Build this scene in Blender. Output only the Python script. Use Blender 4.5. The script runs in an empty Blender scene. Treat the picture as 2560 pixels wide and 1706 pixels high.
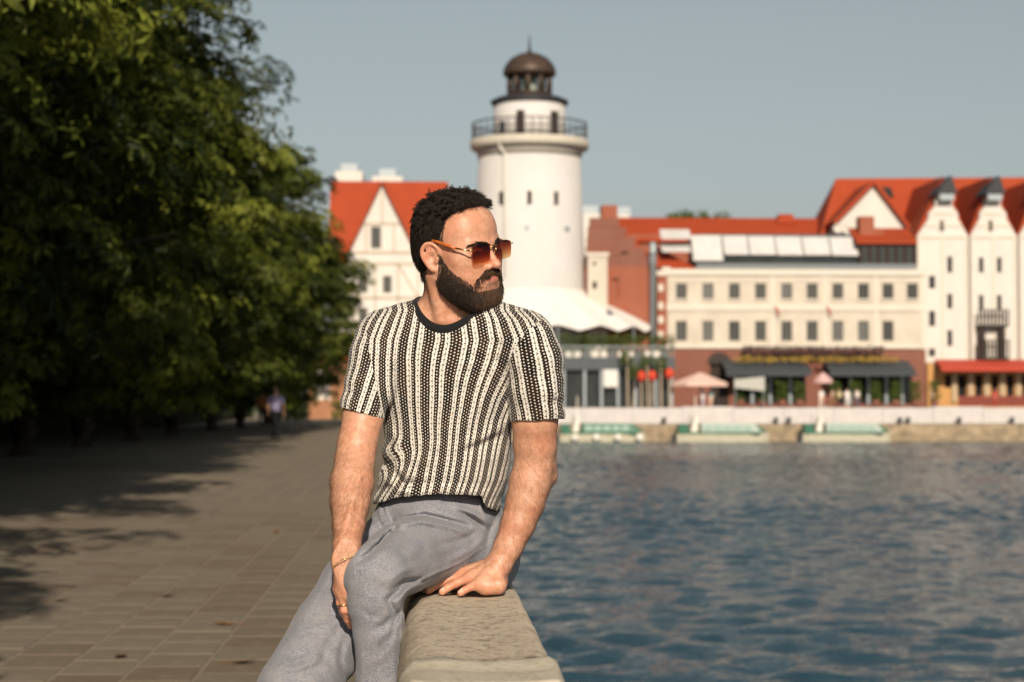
import bpy, bmesh, math, random
import numpy as np
from mathutils import Vector, Matrix, Euler

# ------------------------------------------------------------------ camera, sky, sun, exposure
scene = bpy.context.scene
COL = scene.collection
FPX = 4978.0                       # focal length in pixels of the 2560 px wide photograph
CAM = Vector((0.0, 0.0, 1.33))
YAW, PITCH = math.radians(2.53), math.radians(1.69)
cam_d = bpy.data.cameras.new('camera')
cam_d.sensor_width = 36.0
cam_d.lens = FPX / 2560.0 * 36.0
cam_d.clip_start, cam_d.clip_end = 0.05, 6000.0
cam_d.dof.use_dof = True
cam_d.dof.focus_distance = 4.17
cam_d.dof.aperture_fstop = 5.6
cam = bpy.data.objects.new('camera', cam_d)
COL.objects.link(cam)
cam.location = CAM
cam.rotation_euler = (math.pi / 2 + PITCH, 0, -YAW)
scene.camera = cam
_R = Euler(cam.rotation_euler).to_matrix()
C_R, C_U, C_F = _R @ Vector((1, 0, 0)), _R @ Vector((0, 1, 0)), _R @ Vector((0, 0, -1))

SUN_EL, SUN_AZ = math.radians(28.0), math.radians(3.0)      # azimuth: sun stands behind the camera; + is to its right
world = bpy.data.worlds.new('World')
scene.world = world
world.use_nodes = True
wn, wl = world.node_tree.nodes, world.node_tree.links
for n in list(wn):
    wn.remove(n)
w_out = wn.new('ShaderNodeOutputWorld')
w_bg = wn.new('ShaderNodeBackground')
w_sky = wn.new('ShaderNodeTexSky')
w_sky.sky_type = 'NISHITA'
w_sky.sun_disc = False
w_sky.sun_elevation = SUN_EL
w_sky.sun_rotation = math.pi - SUN_AZ
w_sky.air_density, w_sky.dust_density, w_sky.ozone_density = 1.0, 1.2, 1.0
w_hs = wn.new('ShaderNodeHueSaturation')
w_hs.inputs['Saturation'].default_value = 0.41
w_hs.inputs['Hue'].default_value = 0.462
wl.new(w_sky.outputs[0], w_hs.inputs['Color'])
wl.new(w_hs.outputs[0], w_bg.inputs['Color'])
w_bg.inputs['Strength'].default_value = 0.063
wl.new(w_bg.outputs[0], w_out.inputs['Surface'])

sun_d = bpy.data.lights.new('sun', 'SUN')
sun_d.energy, sun_d.angle, sun_d.color = 4.8, math.radians(0.6), (1.0, 0.86, 0.70)
sun = bpy.data.objects.new('sun', sun_d)
COL.objects.link(sun)
SUN_DIR = Vector((math.sin(SUN_AZ) * math.cos(SUN_EL), -math.cos(SUN_AZ) * math.cos(SUN_EL), math.sin(SUN_EL)))
sun.rotation_euler = SUN_DIR.to_track_quat('Z', 'Y').to_euler()
sun.location = (-10, -20, 30)

scene.view_settings.view_transform = 'Standard'
scene.view_settings.look = 'None'
scene.view_settings.exposure = 0.06
scene.view_settings.gamma = 1.0
scene.render.engine = 'CYCLES'
scene.cycles.use_denoising = True
scene.cycles.max_bounces = 8
scene.cycles.transparent_max_bounces = 12

# ------------------------------------------------------------------ helpers
def at(px, py, depth):
    """a point at a distance along the view axis that the photograph shows at (px, py)"""
    return CAM + depth * (C_F + (px - 1280.0) / FPX * C_R - (py - 853.0) / FPX * C_U)

RNG = np.random.default_rng(7)

def tag(o, label=None, cat=None, group=None, kind=None):
    if label: o['label'] = label
    if cat: o['category'] = cat
    if group: o['group'] = group
    if kind: o['kind'] = kind
    return o

def empty(name, loc=(0, 0, 0), rz=0.0):
    o = bpy.data.objects.new(name, None)
    COL.objects.link(o)
    o.location = loc
    o.rotation_euler = (0, 0, rz)
    o.empty_display_size = 0.2
    return o

def link(name, me, mat=None, parent=None, loc=None):
    o = bpy.data.objects.new(name, me)
    COL.objects.link(o)
    if mat is not None and not me.materials:
        me.materials.append(mat)
    if parent is not None:
        o.parent = parent
    if loc is not None:
        o.location = loc
    return o

def mesh_np(name, V, F, smooth=True):
    """V (n,3), F (m,3) or (m,4) arrays"""
    me = bpy.data.meshes.new(name)
    V = np.asarray(V, np.float32); F = np.asarray(F, np.int32)
    k = F.shape[1]
    me.vertices.add(len(V)); me.vertices.foreach_set('co', V.ravel())
    me.loops.add(F.size); me.loops.foreach_set('vertex_index', F.ravel())
    me.polygons.add(len(F))
    me.polygons.foreach_set('loop_start', np.arange(0, F.size, k, dtype=np.int32))
    me.update(calc_edges=True)
    me.polygons.foreach_set('use_smooth', np.full(len(F), smooth))
    me.validate()
    return me

class MB:
    """collects simple shapes; build() links them as one mesh object"""
    def __init__(s): s.v, s.f = [], []
    def add(s, vs, fs):
        n = len(s.v)
        s.v += [tuple(v) for v in vs]
        s.f += [tuple(i + n for i in f) for f in fs]
        return s
    def box(s, x0, x1, y0, y1, z0, z1):
        return s.add([(x0,y0,z0),(x1,y0,z0),(x1,y1,z0),(x0,y1,z0),(x0,y0,z1),(x1,y0,z1),(x1,y1,z1),(x0,y1,z1)],
                     [(0,3,2,1),(4,5,6,7),(0,1,5,4),(1,2,6,5),(2,3,7,6),(3,0,4,7)])
    def prism(s, poly, y0, y1):
        """polygon of (x, z) pushed from y0 to y1"""
        n = len(poly)
        vs = [(x, y0, z) for x, z in poly] + [(x, y1, z) for x, z in poly]
        return s.add(vs, [tuple(range(n))[::-1], tuple(range(n, 2*n))] + [(i, (i+1) % n, n+(i+1) % n, n+i) for i in range(n)])
    def prism_x(s, poly, x0, x1):
        n = len(poly)
        vs = [(x0, y, z) for y, z in poly] + [(x1, y, z) for y, z in poly]
        return s.add(vs, [tuple(range(n)), tuple(range(n, 2*n))[::-1]] + [((i+1) % n, i, n+i, n+(i+1) % n) for i in range(n)])
    def lathe(s, prof, c=(0, 0, 0), seg=32, cap=True):
        n = len(prof)
        vs = []
        for k in range(seg):
            a = 2 * math.pi * k / seg
            vs += [(c[0] + r * math.cos(a), c[1] + r * math.sin(a), c[2] + z) for r, z in prof]
        fs = [(k*n+i, ((k+1) % seg)*n+i, ((k+1) % seg)*n+i+1, k*n+i+1) for k in range(seg) for i in range(n-1)]
        if cap:
            fs += [tuple(k*n for k in range(seg))[::-1], tuple(k*n+n-1 for k in range(seg))]
        return s.add(vs, fs)
    def tube(s, pts, rad, seg=6):
        pts = [Vector(p) for p in pts]
        if not hasattr(rad, '__len__'): rad = [rad] * len(pts)
        vs = []
        for i, p in enumerate(pts):
            d = (pts[min(i+1, len(pts)-1)] - pts[max(i-1, 0)]).normalized()
            a = d.cross(Vector((0, 0, 1)))
            if a.length < 0.05: a = d.cross(Vector((1, 0, 0)))
            a.normalize(); b = d.cross(a)
            vs += [p + rad[i] * (math.cos(2*math.pi*k/seg) * a + math.sin(2*math.pi*k/seg) * b) for k in range(seg)]
        fs = [(i*seg+k, i*seg+(k+1) % seg, (i+1)*seg+(k+1) % seg, (i+1)*seg+k) for i in range(len(pts)-1) for k in range(seg)]
        fs += [tuple(range(seg))[::-1], tuple((len(pts)-1)*seg+k for k in range(seg))]
        return s.add(vs, fs)
    def mesh(s, name, smooth=False):
        me = bpy.data.meshes.new(name)
        me.from_pydata(s.v, [], s.f)
        me.update()
        if smooth:
            me.polygons.foreach_set('use_smooth', np.ones(len(me.polygons), bool))
        return me
    def build(s, name, mat, parent=None, smooth=False, loc=None, bevel=0.0):
        me = s.mesh(name, smooth)
        if bevel > 0:
            bm = bmesh.new(); bm.from_mesh(me)
            bmesh.ops.bevel(bm, geom=bm.edges[:], offset=bevel, segments=2, affect='EDGES', profile=0.6)
            bm.to_mesh(me); bm.free()
        return link(name, me, mat, parent, loc)

# ---- node helper
class NT:
    def __init__(s, name):
        s.m = bpy.data.materials.new(name)
        s.m.use_nodes = True
        s.t = s.m.node_tree
        for n in list(s.t.nodes): s.t.nodes.remove(n)
        s.out = s.t.nodes.new('ShaderNodeOutputMaterial')
        s.b = s.t.nodes.new('ShaderNodeBsdfPrincipled')
        s.t.links.new(s.b.outputs[0], s.out.inputs['Surface'])
    def put(s, sock, v):
        if hasattr(v, 'is_output'): s.t.links.new(v, sock)
        elif v is not None:
            if hasattr(sock.default_value, '__len__') and hasattr(v, '__len__') and len(v) == 3 and len(sock.default_value) == 4: v = (*v, 1.0)
            sock.default_value = v
    def node(s, typ, ins=None, **kw):
        n = s.t.nodes.new(typ)
        for k, v in kw.items(): setattr(n, k, v)
        for k, v in (ins or {}).items(): s.put(n.inputs[k], v)
        return n
    def m_(s, op, a, b=None, c=None, clamp=False):
        n = s.t.nodes.new('ShaderNodeMath'); n.operation = op; n.use_clamp = clamp
        s.put(n.inputs[0], a)
        if b is not None: s.put(n.inputs[1], b)
        if c is not None: s.put(n.inputs[2], c)
        return n.outputs[0]
    def mix(s, f, a, b, blend='MIX'):
        n = s.t.nodes.new('ShaderNodeMix'); n.data_type = 'RGBA'; n.blend_type = blend; n.clamp_factor = True
        s.put(n.inputs[0], f); s.put(n.inputs[6], a); s.put(n.inputs[7], b)
        return n.outputs[2]
    def coord(s, kind='Object'):
        return s.node('ShaderNodeTexCoord').outputs[kind]
    def attr(s, name, out='Vector'):
        return s.node('ShaderNodeAttribute', attribute_name=name).outputs[out]
    def mapping(s, vec, scale=(1, 1, 1), loc=(0, 0, 0), rot=(0, 0, 0)):
        return s.node('ShaderNodeMapping', {'Vector': vec, 'Scale': scale, 'Location': loc, 'Rotation': rot}).outputs[0]
    def noise(s, vec, scale, detail=3.0, rough=0.5, dist=0.0, out=0):
        n = s.node('ShaderNodeTexNoise', {'Scale': scale, 'Detail': detail, 'Roughness': rough, 'Distortion': dist})
        if vec is not None: s.put(n.inputs['Vector'], vec)
        return n.outputs[out]
    def ramp(s, f, stops):
        n = s.node('ShaderNodeValToRGB', {'Fac': f})
        e = n.color_ramp.elements
        while len(e) > 1: e.remove(e[-1])
        for i, (p, c) in enumerate(stops):
            x = e[0] if i == 0 else e.new(p)
            x.position = p
            x.color = (*c, 1.0) if hasattr(c, '__len__') else (c, c, c, 1.0)
        return n.outputs[0]
    def smooth(s, v, lo, hi):
        n = s.node('ShaderNodeMapRange', {'Value': v, 'From Min': lo, 'From Max': hi}, interpolation_type='SMOOTHSTEP')
        return n.outputs[0]
    def bump(s, h, strength=0.5, dist=0.01, normal=None):
        n = s.node('ShaderNodeBump', {'Height': h, 'Strength': strength, 'Distance': dist})
        if normal is not None: s.put(n.inputs['Normal'], normal)
        s.put(s.b.inputs['Normal'], n.outputs[0])
        return n.outputs[0]
    def set(s, **kw):
        names = {'col': 'Base Color', 'rough': 'Roughness', 'metal': 'Metallic', 'spec': 'Specular IOR Level', 'ior': 'IOR', 'alpha': 'Alpha',
                 'trans': 'Transmission Weight', 'sss': 'Subsurface Weight', 'sssr': 'Subsurface Radius', 'ssss': 'Subsurface Scale', 'sheen': 'Sheen Weight',
                 'coat': 'Coat Weight', 'emis': 'Emission Color', 'emiss': 'Emission Strength'}
        for k, v in kw.items(): s.put(s.b.inputs[names[k]], v)
        return s

def plain(name, col, rough=0.7, var=0.12, scale=3.0, metal=0.0, bump=0.0, bscale=40.0, spec=0.3):
    """a base colour broken up by soft noise, with optional fine relief"""
    t = NT(name)
    co = t.coord()
    n = t.noise(co, scale, 4.0, 0.6)
    dark = tuple(c * (1 - var) for c in col); lite = tuple(min(1, c * (1 + var)) for c in col)
    t.set(col=t.ramp(n, [(0.3, dark), (0.7, lite)]), rough=rough, metal=metal, spec=spec)
    if bump > 0: t.bump(t.noise(co, bscale, 3.0, 0.6), bump, 0.02)
    return t.m

# ---- solids from distance fields: sampled in numpy, skinned with surface nets
def smin(a, b, k):
    h = np.clip(0.5 + 0.5 * (b - a) / k, 0, 1)
    return b + (a - b) * h - k * h * (1 - h)

def smax(a, b, k):
    return -smin(-a, -b, k)

class Cone:                                   # capsule with two radii
    def __init__(s, a, b, ra, rb):
        s.a, s.b, s.ra, s.rb = np.array(a, np.float32), np.array(b, np.float32), ra, rb
        s.c = (s.a + s.b) / 2; s.r = np.linalg.norm(s.b - s.a) / 2 + max(ra, rb)
    def __call__(s, P):
        ab = s.b - s.a
        t = np.clip(((P - s.a) @ ab) / max(float(ab @ ab), 1e-9), 0, 1)
        d = P - (s.a + t[:, None] * ab)
        return np.sqrt((d * d).sum(1)) - (s.ra + (s.rb - s.ra) * t)

class Ell:                                    # ellipsoid with an optional rotation (columns: its own axes)
    def __init__(s, c, r, M=None):
        s.c, s.rad = np.array(c, np.float32), np.array(r, np.float32)
        s.M = None if M is None else np.array(M, np.float32)
        s.r = float(s.rad.max())
    def __call__(s, P):
        q = P - s.c
        if s.M is not None: q = q @ s.M
        k0 = np.sqrt(((q / s.rad) ** 2).sum(1)) + 1e-6
        k1 = np.sqrt(((q / s.rad ** 2) ** 2).sum(1)) + 1e-6
        return k0 * (k0 - 1) / k1

def chain(pts, rad):
    return [Cone(pts[i], pts[i+1], rad[i], rad[i+1]) for i in range(len(pts) - 1)]

def union(prims, k, far=0.08):
    """smooth union that skips what is far from the block being sampled"""
    def f(P, c, r):
        d = None
        for p in prims:
            kk = k
            if isinstance(p, tuple): p, kk = p
            if np.linalg.norm(c - p.c) - p.r > r + far: continue
            v = p(P)
            d = v if d is None else smin(d, v, kk)
        return np.full(len(P), 0.2, np.float32) if d is None else d
    return f

def skin_field(f, lo, hi, h, B=20, relax=1):
    lo = np.array(lo, np.float32); hi = np.array(hi, np.float32)
    nb = np.ceil((hi - lo) / (h * B)).astype(int)
    N = nb * B + 1
    G = np.empty(N, np.float32)
    ax = np.arange(B + 1, dtype=np.float32) * h
    L = np.stack(np.meshgrid(ax, ax, ax, indexing='ij'), -1).reshape(-1, 3)
    rb = h * B * math.sqrt(3) / 2
    for i in range(nb[0]):
        for j in range(nb[1]):
            for k in range(nb[2]):
                o = lo + np.array((i, j, k), np.float32) * h * B
                c = o + h * B / 2
                d0 = float(f(c[None, :], c, rb)[0])
                sl = (slice(i*B, i*B+B+1), slice(j*B, j*B+B+1), slice(k*B, k*B+B+1))
                if abs(d0) > rb * 1.35 + 0.012:
                    G[sl] = d0
                else:
                    G[sl] = f(o + L, c, rb).reshape(B+1, B+1, B+1)
    G[0], G[-1], G[:, 0], G[:, -1], G[:, :, 0], G[:, :, -1] = (np.maximum(x, 1e-3) for x in (G[0], G[-1], G[:, 0], G[:, -1], G[:, :, 0], G[:, :, -1]))
    S = G < 0
    s8 = [S[a:N[0]-1+a, b:N[1]-1+b, c:N[2]-1+c] for a in (0, 1) for b in (0, 1) for c in (0, 1)]
    al = s8[0].copy(); an = s8[0].copy()
    for q in s8[1:]: al &= q; an |= q
    cell = an & ~al
    ci = np.argwhere(cell)
    idx = np.full(cell.shape, -1, np.int32); idx[cell] = np.arange(len(ci), dtype=np.int32)
    acc = np.zeros((len(ci), 3), np.float32); cnt = np.zeros(len(ci), np.float32)
    off = [(a, b, c) for a in (0, 1) for b in (0, 1) for c in (0, 1)]
    val = [G[ci[:, 0]+a, ci[:, 1]+b, ci[:, 2]+c] for a, b, c in off]
    for e in range(8):
        for axx, st in ((0, 4), (1, 2), (2, 1)):
            if off[e][axx]: continue
            g = e + st
            va, vb = val[e], val[g]
            m = (va < 0) != (vb < 0)
            t = np.where(m, va / np.where(m, va - vb, 1), 0)
            p = np.array(off[e], np.float32)[None, :].repeat(len(ci), 0); p[:, axx] += t
            acc += p * m[:, None]; cnt += m
    V = lo + (ci + acc / cnt[:, None]) * h
    quads = []
    for axx in range(3):
        u, v = [(1, 2), (2, 0), (0, 1)][axx]
        sl0 = [slice(1, n-1) for n in N]; sl1 = list(sl0)
        sl0[axx] = slice(0, N[axx]-1); sl1[axx] = slice(1, N[axx])
        a, b = S[tuple(sl0)], S[tuple(sl1)]
        for inside, flip in ((a & ~b, False), (~a & b, True)):
            e = np.argwhere(inside)
            if not len(e): continue
            o = np.ones(3, int); o[axx] = 0
            e = e + o
            def cid(du, dv):
                q = e.copy(); q[:, u] -= du; q[:, v] -= dv
                return idx[q[:, 0], q[:, 1], q[:, 2]]
            Q = np.stack([cid(1, 1), cid(0, 1), cid(0, 0), cid(1, 0)], 1)
            quads.append(Q[:, ::-1] if flip else Q)
    F = np.concatenate(quads)
    for _ in range(relax):
        s_ = np.zeros_like(V); n_ = np.zeros(len(V), np.float32)
        for k in range(4):
            np.add.at(s_, F[:, k], V[F[:, (k+1) % 4]]); np.add.at(n_, F[:, k], 1)
            np.add.at(s_, F[:, k], V[F[:, (k+3) % 4]]); np.add.at(n_, F[:, k], 1)
        V = 0.5 * V + 0.5 * s_ / n_[:, None]
    return V.astype(np.float32), F

def project(P):
    """where the photograph shows the points P"""
    q = P - np.array(CAM, np.float32)
    d = q @ np.array(C_F, np.float32)
    return 1280 + FPX * (q @ np.array(C_R, np.float32)) / d, 853 - FPX * (q @ np.array(C_U, np.float32)) / d, d

def poly_dist(x, y, pts):
    """distance in the picture to a polyline and how far along it (0..1)"""
    best = np.full(x.shape, 1e9, np.float32); tt = np.zeros(x.shape, np.float32)
    n = len(pts) - 1
    for i in range(n):
        ax, ay = pts[i]; bx, by = pts[i+1]
        L = (bx-ax)**2 + (by-ay)**2
        t = np.clip(((x-ax)*(bx-ax) + (y-ay)*(by-ay)) / L, 0, 1)
        d = np.hypot(x - ax - t*(bx-ax), y - ay - t*(by-ay))
        m = d < best
        best = np.where(m, d, best); tt = np.where(m, (i + t) / n, tt)
    return best, tt
# ------------------------------------------------------------------ the place: promenade, parapet, river
def W(px, py, Y):
    """(x, z) where the sight line through (px, py) meets the upright plane at distance Y"""
    d = C_F + (px - 1280.0) / FPX * C_R - (py - 853.0) / FPX * C_U
    k = Y / d.y
    return k * d.x, CAM.z + k * d.z
def WX(px, Y): return W(px, 1000, Y)[0]
def WZ(py, Y, px=1700): return W(px, py, Y)[1]

Z_WATER, Z_QUAY, Y_QUAY = -2.46, -0.82, 180.0

# ---- promenade
t = NT('paving')
co = t.coord()
pc = t.node('ShaderNodeObjectInfo').outputs['Random']
n1 = t.noise(co, 2.2, 4, .6); n2 = t.noise(co, 60, 3, .6)
base = t.mix(n1, (.185, .155, .112), (.250, .212, .155))
base = t.mix(t.m_('MULTIPLY', n2, .5), base, (.14, .118, .09))
base = t.mix(t.m_('MULTIPLY', t.smooth(pc, .25, 1.0), .55), base, (.150, .105, .072))
base = t.mix(t.m_('MULTIPLY', t.smooth(t.noise(co, 5.5, 4, .7), .52, .70), .45), base, (.30, .26, .195))
t.set(col=base, rough=.85, spec=.25); t.bump(n2, .3, .004)
M_PAVE = t.m
t = NT('paving_far')
co = t.coord()
br = t.node('ShaderNodeTexBrick', {'Vector': t.mapping(co, rot=(0, 0, math.pi/2)), 'Color1': (.19, .16, .116), 'Color2': (.245, .208, .152), 'Mortar': (.31, .265, .19), 'Scale': 1.0, 'Mortar Size': .012, 'Brick Width': .5, 'Row Height': .342})
n1 = t.noise(co, 1.2, 4, .6)
t.set(col=t.mix(t.m_('MULTIPLY', n1, .5), br.outputs[0], (.16, .13, .10)), rough=.85, spec=.25)
M_PAVEF = t.m
M_JOINT = plain('sandy_joint', (.30, .245, .180), .95, .15, 6)

prom = MB().add([(-60, -30, 0), (-.03, -30, 0), (-.03, 176, 0), (-60, 176, 0)], [(0, 1, 2, 3)]).build('promenade', M_PAVEF)
tag(prom, kind='structure')
bed = MB().add([(-4.1, 8.0, .004), (-.03, 8.0, .004), (-.03, 26.0, .004), (-4.1, 26.0, .004)], [(0, 1, 2, 3)]).build('paving_bed', M_JOINT, prom)
TW, TL = .342, .50
def slab_mesh(seed):
    r = random.Random(seed)
    w, l = TW/2 - .006, TL/2 - .006
    h = [r.uniform(-.001, .001) for _ in range(4)]
    b = .008
    vs = [(-w, -l, .0), (w, -l, .0), (w, l, .0), (-w, l, .0), (-w+b, -l+b, .005+h[0]), (w-b, -l+b, .005+h[1]), (w-b, l-b, .005+h[2]), (-w+b, l-b, .005+h[3])]
    me = bpy.data.meshes.new('paving_slab')
    me.from_pydata(vs, [], [(4, 5, 6, 7), (0, 1, 5, 4), (1, 2, 6, 5), (2, 3, 7, 6), (3, 0, 4, 7)])
    me.materials.append(M_PAVE)
    return me
slabs = [slab_mesh(k) for k in range(6)]
rnd = random.Random(5)
far_f, far_v = [], []
cells = []
for i in range(12):
    for j in range(36):
        x = -.06 - TW * (i + .5); y = 8.2 + TL * (j + .5) + (TL/2 if i % 2 else 0)
        cells.append((y, x))
cells.sort()
seen = [c for c in cells if c[0] > 9.0 and 1060 + FPX * c[1] / c[0] > -80]
for k, (y, x) in enumerate(seen):
    if k < 290:
        o = link('paving_slab', slabs[rnd.randrange(6)], None, prom, (x, y, .005 + rnd.uniform(0, .002)))
    else:
        n = len(far_v); w, l = TW/2 - .006, TL/2 - .006; z = .010 + rnd.uniform(0, .002)
        far_v += [(x-w, y-l, .006), (x+w, y-l, .006), (x+w, y+l, .006), (x-w, y+l, .006), (x-w+.008, y-l+.008, z), (x+w-.008, y-l+.008, z), (x+w-.008, y+l-.008, z), (x-w+.008, y+l-.008, z)]
        far_f += [tuple(n+q for q in f) for f in ((4, 5, 6, 7), (0, 1, 5, 4), (1, 2, 6, 5), (2, 3, 7, 6), (3, 0, 4, 7))]
if far_v:
    o = MB().add(far_v, far_f).build('paving_slabs_beyond', M_PAVE, prom); o['kind'] = 'stuff'

# ---- parapet: coping stones over a rendered wall, mortar joints between them
t = NT('coping_stone')
co = t.coord()
g1 = t.noise(co, 9, 5, .65); g2 = t.noise(co, 120, 4, .75); g3 = t.noise(co, 55, 4, .7); g4 = t.noise(t.mapping(co, (1, 1.6, 1)), 26, 4, .65)
base = t.mix(g1, (.47, .41, .31), (.59, .52, .40))
base = t.mix(t.m_('MULTIPLY', t.smooth(g2, .50, .62), .75), base, (.55, .36, .25))
base = t.mix(t.m_('MULTIPLY', t.smooth(g3, .50, .62), .62), base, (.165, .145, .115))
base = t.mix(t.m_('MULTIPLY', t.smooth(t.noise(co, 330, 2), .58, .66), .6), base, (.62, .57, .47))
base = t.mix(t.m_('MULTIPLY', t.smooth(g4, .57, .68), .65), base, (.15, .095, .060))
yb = t.node('ShaderNodeSeparateXYZ', {0: co}).outputs[1]
stain = t.m_('MULTIPLY', t.m_('SUBTRACT', 1.0, t.smooth(t.m_('ABSOLUTE', t.m_('ADD', yb, .815)), .0, .05)), t.smooth(t.noise(co, 24, 3, .6), .42, .60))
base = t.mix(t.m_('MULTIPLY', stain, .85), base, (.10, .055, .035))
t.set(col=base, rough=.9, spec=.2)
t.bump(t.m_('ADD', t.noise(co, 280, 3, .7), t.m_('ADD', t.m_('MULTIPLY', g3, .06), t.m_('MULTIPLY', t.smooth(g4, .58, .72), -.10))), .9, .0025)
M_COPING = t.m
M_RENDER = plain('wall_render', (.30, .27, .215), .92, .2, 5, bump=.5, bscale=60)
t = NT('pale_mortar'); co = t.coord()
mc = t.mix(t.noise(co, 14, 4, .6), (.46, .41, .32), (.60, .54, .44))
mc = t.mix(t.m_('MULTIPLY', t.smooth(t.noise(co, 70, 4, .7), .52, .64), .45), mc, (.26, .21, .15))
t.set(col=mc, rough=.88, spec=.2); t.bump(t.noise(co, 120, 5, .7), .8, .004)
M_MORTAR = t.m
par = empty('parapet_wall', (.1, 4.0, 0))
tag(par, 'long low stone parapet wall between promenade and river, the man sits on it', 'wall')
def wloc(m, name, mat, smooth=False):
    m.v = [(x - .1, y - 4.0, z) for x, y, z in m.v]
    return m.build(name, mat, par, smooth=smooth)
wloc(MB().box(-.026, .215, -6, 120, -3.0, .775), 'wall_body', M_RENDER)
PROF = [(-.046, .775), (-.046, .852), (-.030, .898), (-.012, .9150), (.03, .9175), (.10, .9135), (.160, .9165), (.190, .9195), (.203, .912), (.216, .880), (.226, .82), (.226, .775)]
_px = np.array([p[0] for p in PROF]); _pz = np.array([p[1] for p in PROF])
_pl = np.concatenate([[0], np.cumsum(np.hypot(np.diff(_px), np.diff(_pz)))])
def vnoise(x, y, r, f):
    """smooth lattice noise on a plane"""
    g = r.normal(size=(64, 64)); u, v = x * f, y * f
    i, j = np.floor(u).astype(int), np.floor(v).astype(int); a, b = u - i, v - j
    a, b = a*a*(3-2*a), b*b*(3-2*b)
    G = lambda p, q: g[p % 64, q % 64]
    return (G(i, j)*(1-a) + G(i+1, j)*a)*(1-b) + (G(i, j+1)*(1-a) + G(i+1, j+1)*a)*b
def coping(y0, y1, seed):
    """one stone: worn, slightly hollow top, chipped arrises, pitted where it is near"""
    r = np.random.default_rng(seed)
    near = 1 < y0 < 5
    s_ = np.linspace(0, _pl[-1], 74 if near else 24)
    px_, pz_ = np.interp(s_, _pl, _px), np.interp(s_, _pl, _pz)
    for _ in range(2 if near else 0):
        px_[1:-1] = (px_[:-2] + 2*px_[1:-1] + px_[2:]) / 4; pz_[1:-1] = (pz_[:-2] + 2*pz_[1:-1] + pz_[2:]) / 4
    ny = int((y1 - y0) / (.008 if near else .2))
    ys = np.linspace(y0, y1, ny + 1)
    k = len(s_)
    Sg, Yg = np.meshgrid(s_, ys)
    h = .00012 * vnoise(Sg, Yg, r, 22) + .0002 * vnoise(Sg, Yg, r, 60) + .0004 * vnoise(Sg, Yg, r, 8)
    if near:
        h += .0004 * vnoise(Sg, Yg, r, 130)
        pit = vnoise(Sg, Yg, r, 34); h -= .0035 * np.clip(pit - 1.1, 0, 1)
    arris = np.exp(-((px_ + .018) / .012) ** 2) + np.exp(-((px_ - .198) / .012) ** 2)
    h -= arris[None] * np.clip(vnoise(Sg, Yg, r, 14), 0, 2) * .0045
    nx, nz = np.gradient(pz_), -np.gradient(px_); L = np.hypot(nx, nz) + 1e-9; nx, nz = -nx / L, -nz / L
    e = np.minimum(Yg - y0, y1 - Yg)
    h -= .009 * np.clip(1 - e / .016, 0, 1) ** 2
    h[:, 0] = 0; h[:, -1] = 0
    V = np.stack([px_[None] + nx[None] * h, Yg, pz_[None] + nz[None] * h], -1).reshape(-1, 3)
    F = []
    ix_ = np.arange((ny + 1) * k).reshape(ny + 1, k)
    Q = np.stack([ix_[:-1, :-1], ix_[1:, :-1], ix_[1:, 1:], ix_[:-1, 1:]], -1).reshape(-1, 4)
    F = [tuple(q) for q in Q.tolist()] + [tuple(range(k)), tuple(ny*k + i for i in range(k))[::-1]]
    return MB().add(V.tolist(), F)
ys_ = [-3.4, -1.9, -.35, 1.25, 3.10, 4.62] + [4.62 + 1.6 * k for k in range(1, 62)]
for k in range(len(ys_) - 1):
    a_, b_ = ys_[k] + .006, ys_[k+1] - .006
    if abs(ys_[k+1] - 3.10) < .01: b_ -= .16
    wloc(coping(a_, b_, k), 'coping_stone', M_COPING, smooth=True)
# the wide patched joint in the foreground
mj = MB(); rj = np.random.default_rng(4)
V, F = [], []
ys2 = np.linspace(2.90, 3.125, 12); k = len(PROF)
for j, y in enumerate(ys2):
    for i, (x, z) in enumerate(PROF):
        edge = .012 * np.exp(-((y - 3.10) / .03) ** 2)
        V.append((x * 1.0 + (.004 if x > .1 else -.004), y + (.02 * math.sin(i * 1.3) if j == 11 else 0), z + .004 + edge * .5 + .0016 * rj.normal()))
for j in range(11):
    for i in range(k - 1): F.append((j*k+i, (j+1)*k+i, (j+1)*k+i+1, j*k+i+1))
F += [tuple(range(k)), tuple(11*k + i for i in range(k))[::-1]]
wloc(MB().add(V, F), 'mortar_joint', M_MORTAR, smooth=True)
wloc(MB().box(-.55, -.03, 3.55, 4.75, .0, .30), 'foot_step', M_RENDER)

# ---- river: a choppy surface of summed waves
t = NT('river_water')
co = t.coord()
w2_ = t.noise(t.mapping(co, (.6, 1.0, 1)), 3.0, 3, .6, .5); w3 = t.noise(co, 9.0, 2, .6)
t.set(col=(.016, .050, .074), rough=.10, spec=.5, ior=1.33)
t.bump(t.m_('ADD', w2_, t.m_('MULTIPLY', w3, .35)), 1.0, .12)
M_WATER = t.m
rw = np.random.default_rng(21)
ys_w = np.concatenate([np.arange(-30, 20, 1.0), np.arange(20, 70, .16), np.arange(70, 120, .34), np.arange(120, Y_QUAY - .3, .7), [Y_QUAY - .3]])
xs_w = np.concatenate([np.arange(.2, 40, .20), np.arange(40, 75, .9), np.linspace(76, 400, 20)])
XX, YY = np.meshgrid(xs_w, ys_w)
ZZ = np.zeros_like(XX)
for k in range(46):
    lam = np.exp(rw.uniform(math.log(.5), math.log(1.9))); th_w = rw.normal(-math.pi/2, .75)
    amp = .0135 * lam ** .85 * rw.uniform(.4, 1.1) * .74
    kx, ky = 2*math.pi/lam*math.cos(th_w), 2*math.pi/lam*math.sin(th_w)
    ph = rw.uniform(0, 6.28)
    arg = kx*XX + ky*YY + ph + .6*np.sin(.13*XX + .21*YY + k)
    ZZ += amp * (np.sin(arg) + .25*np.cos(2*arg))
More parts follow.
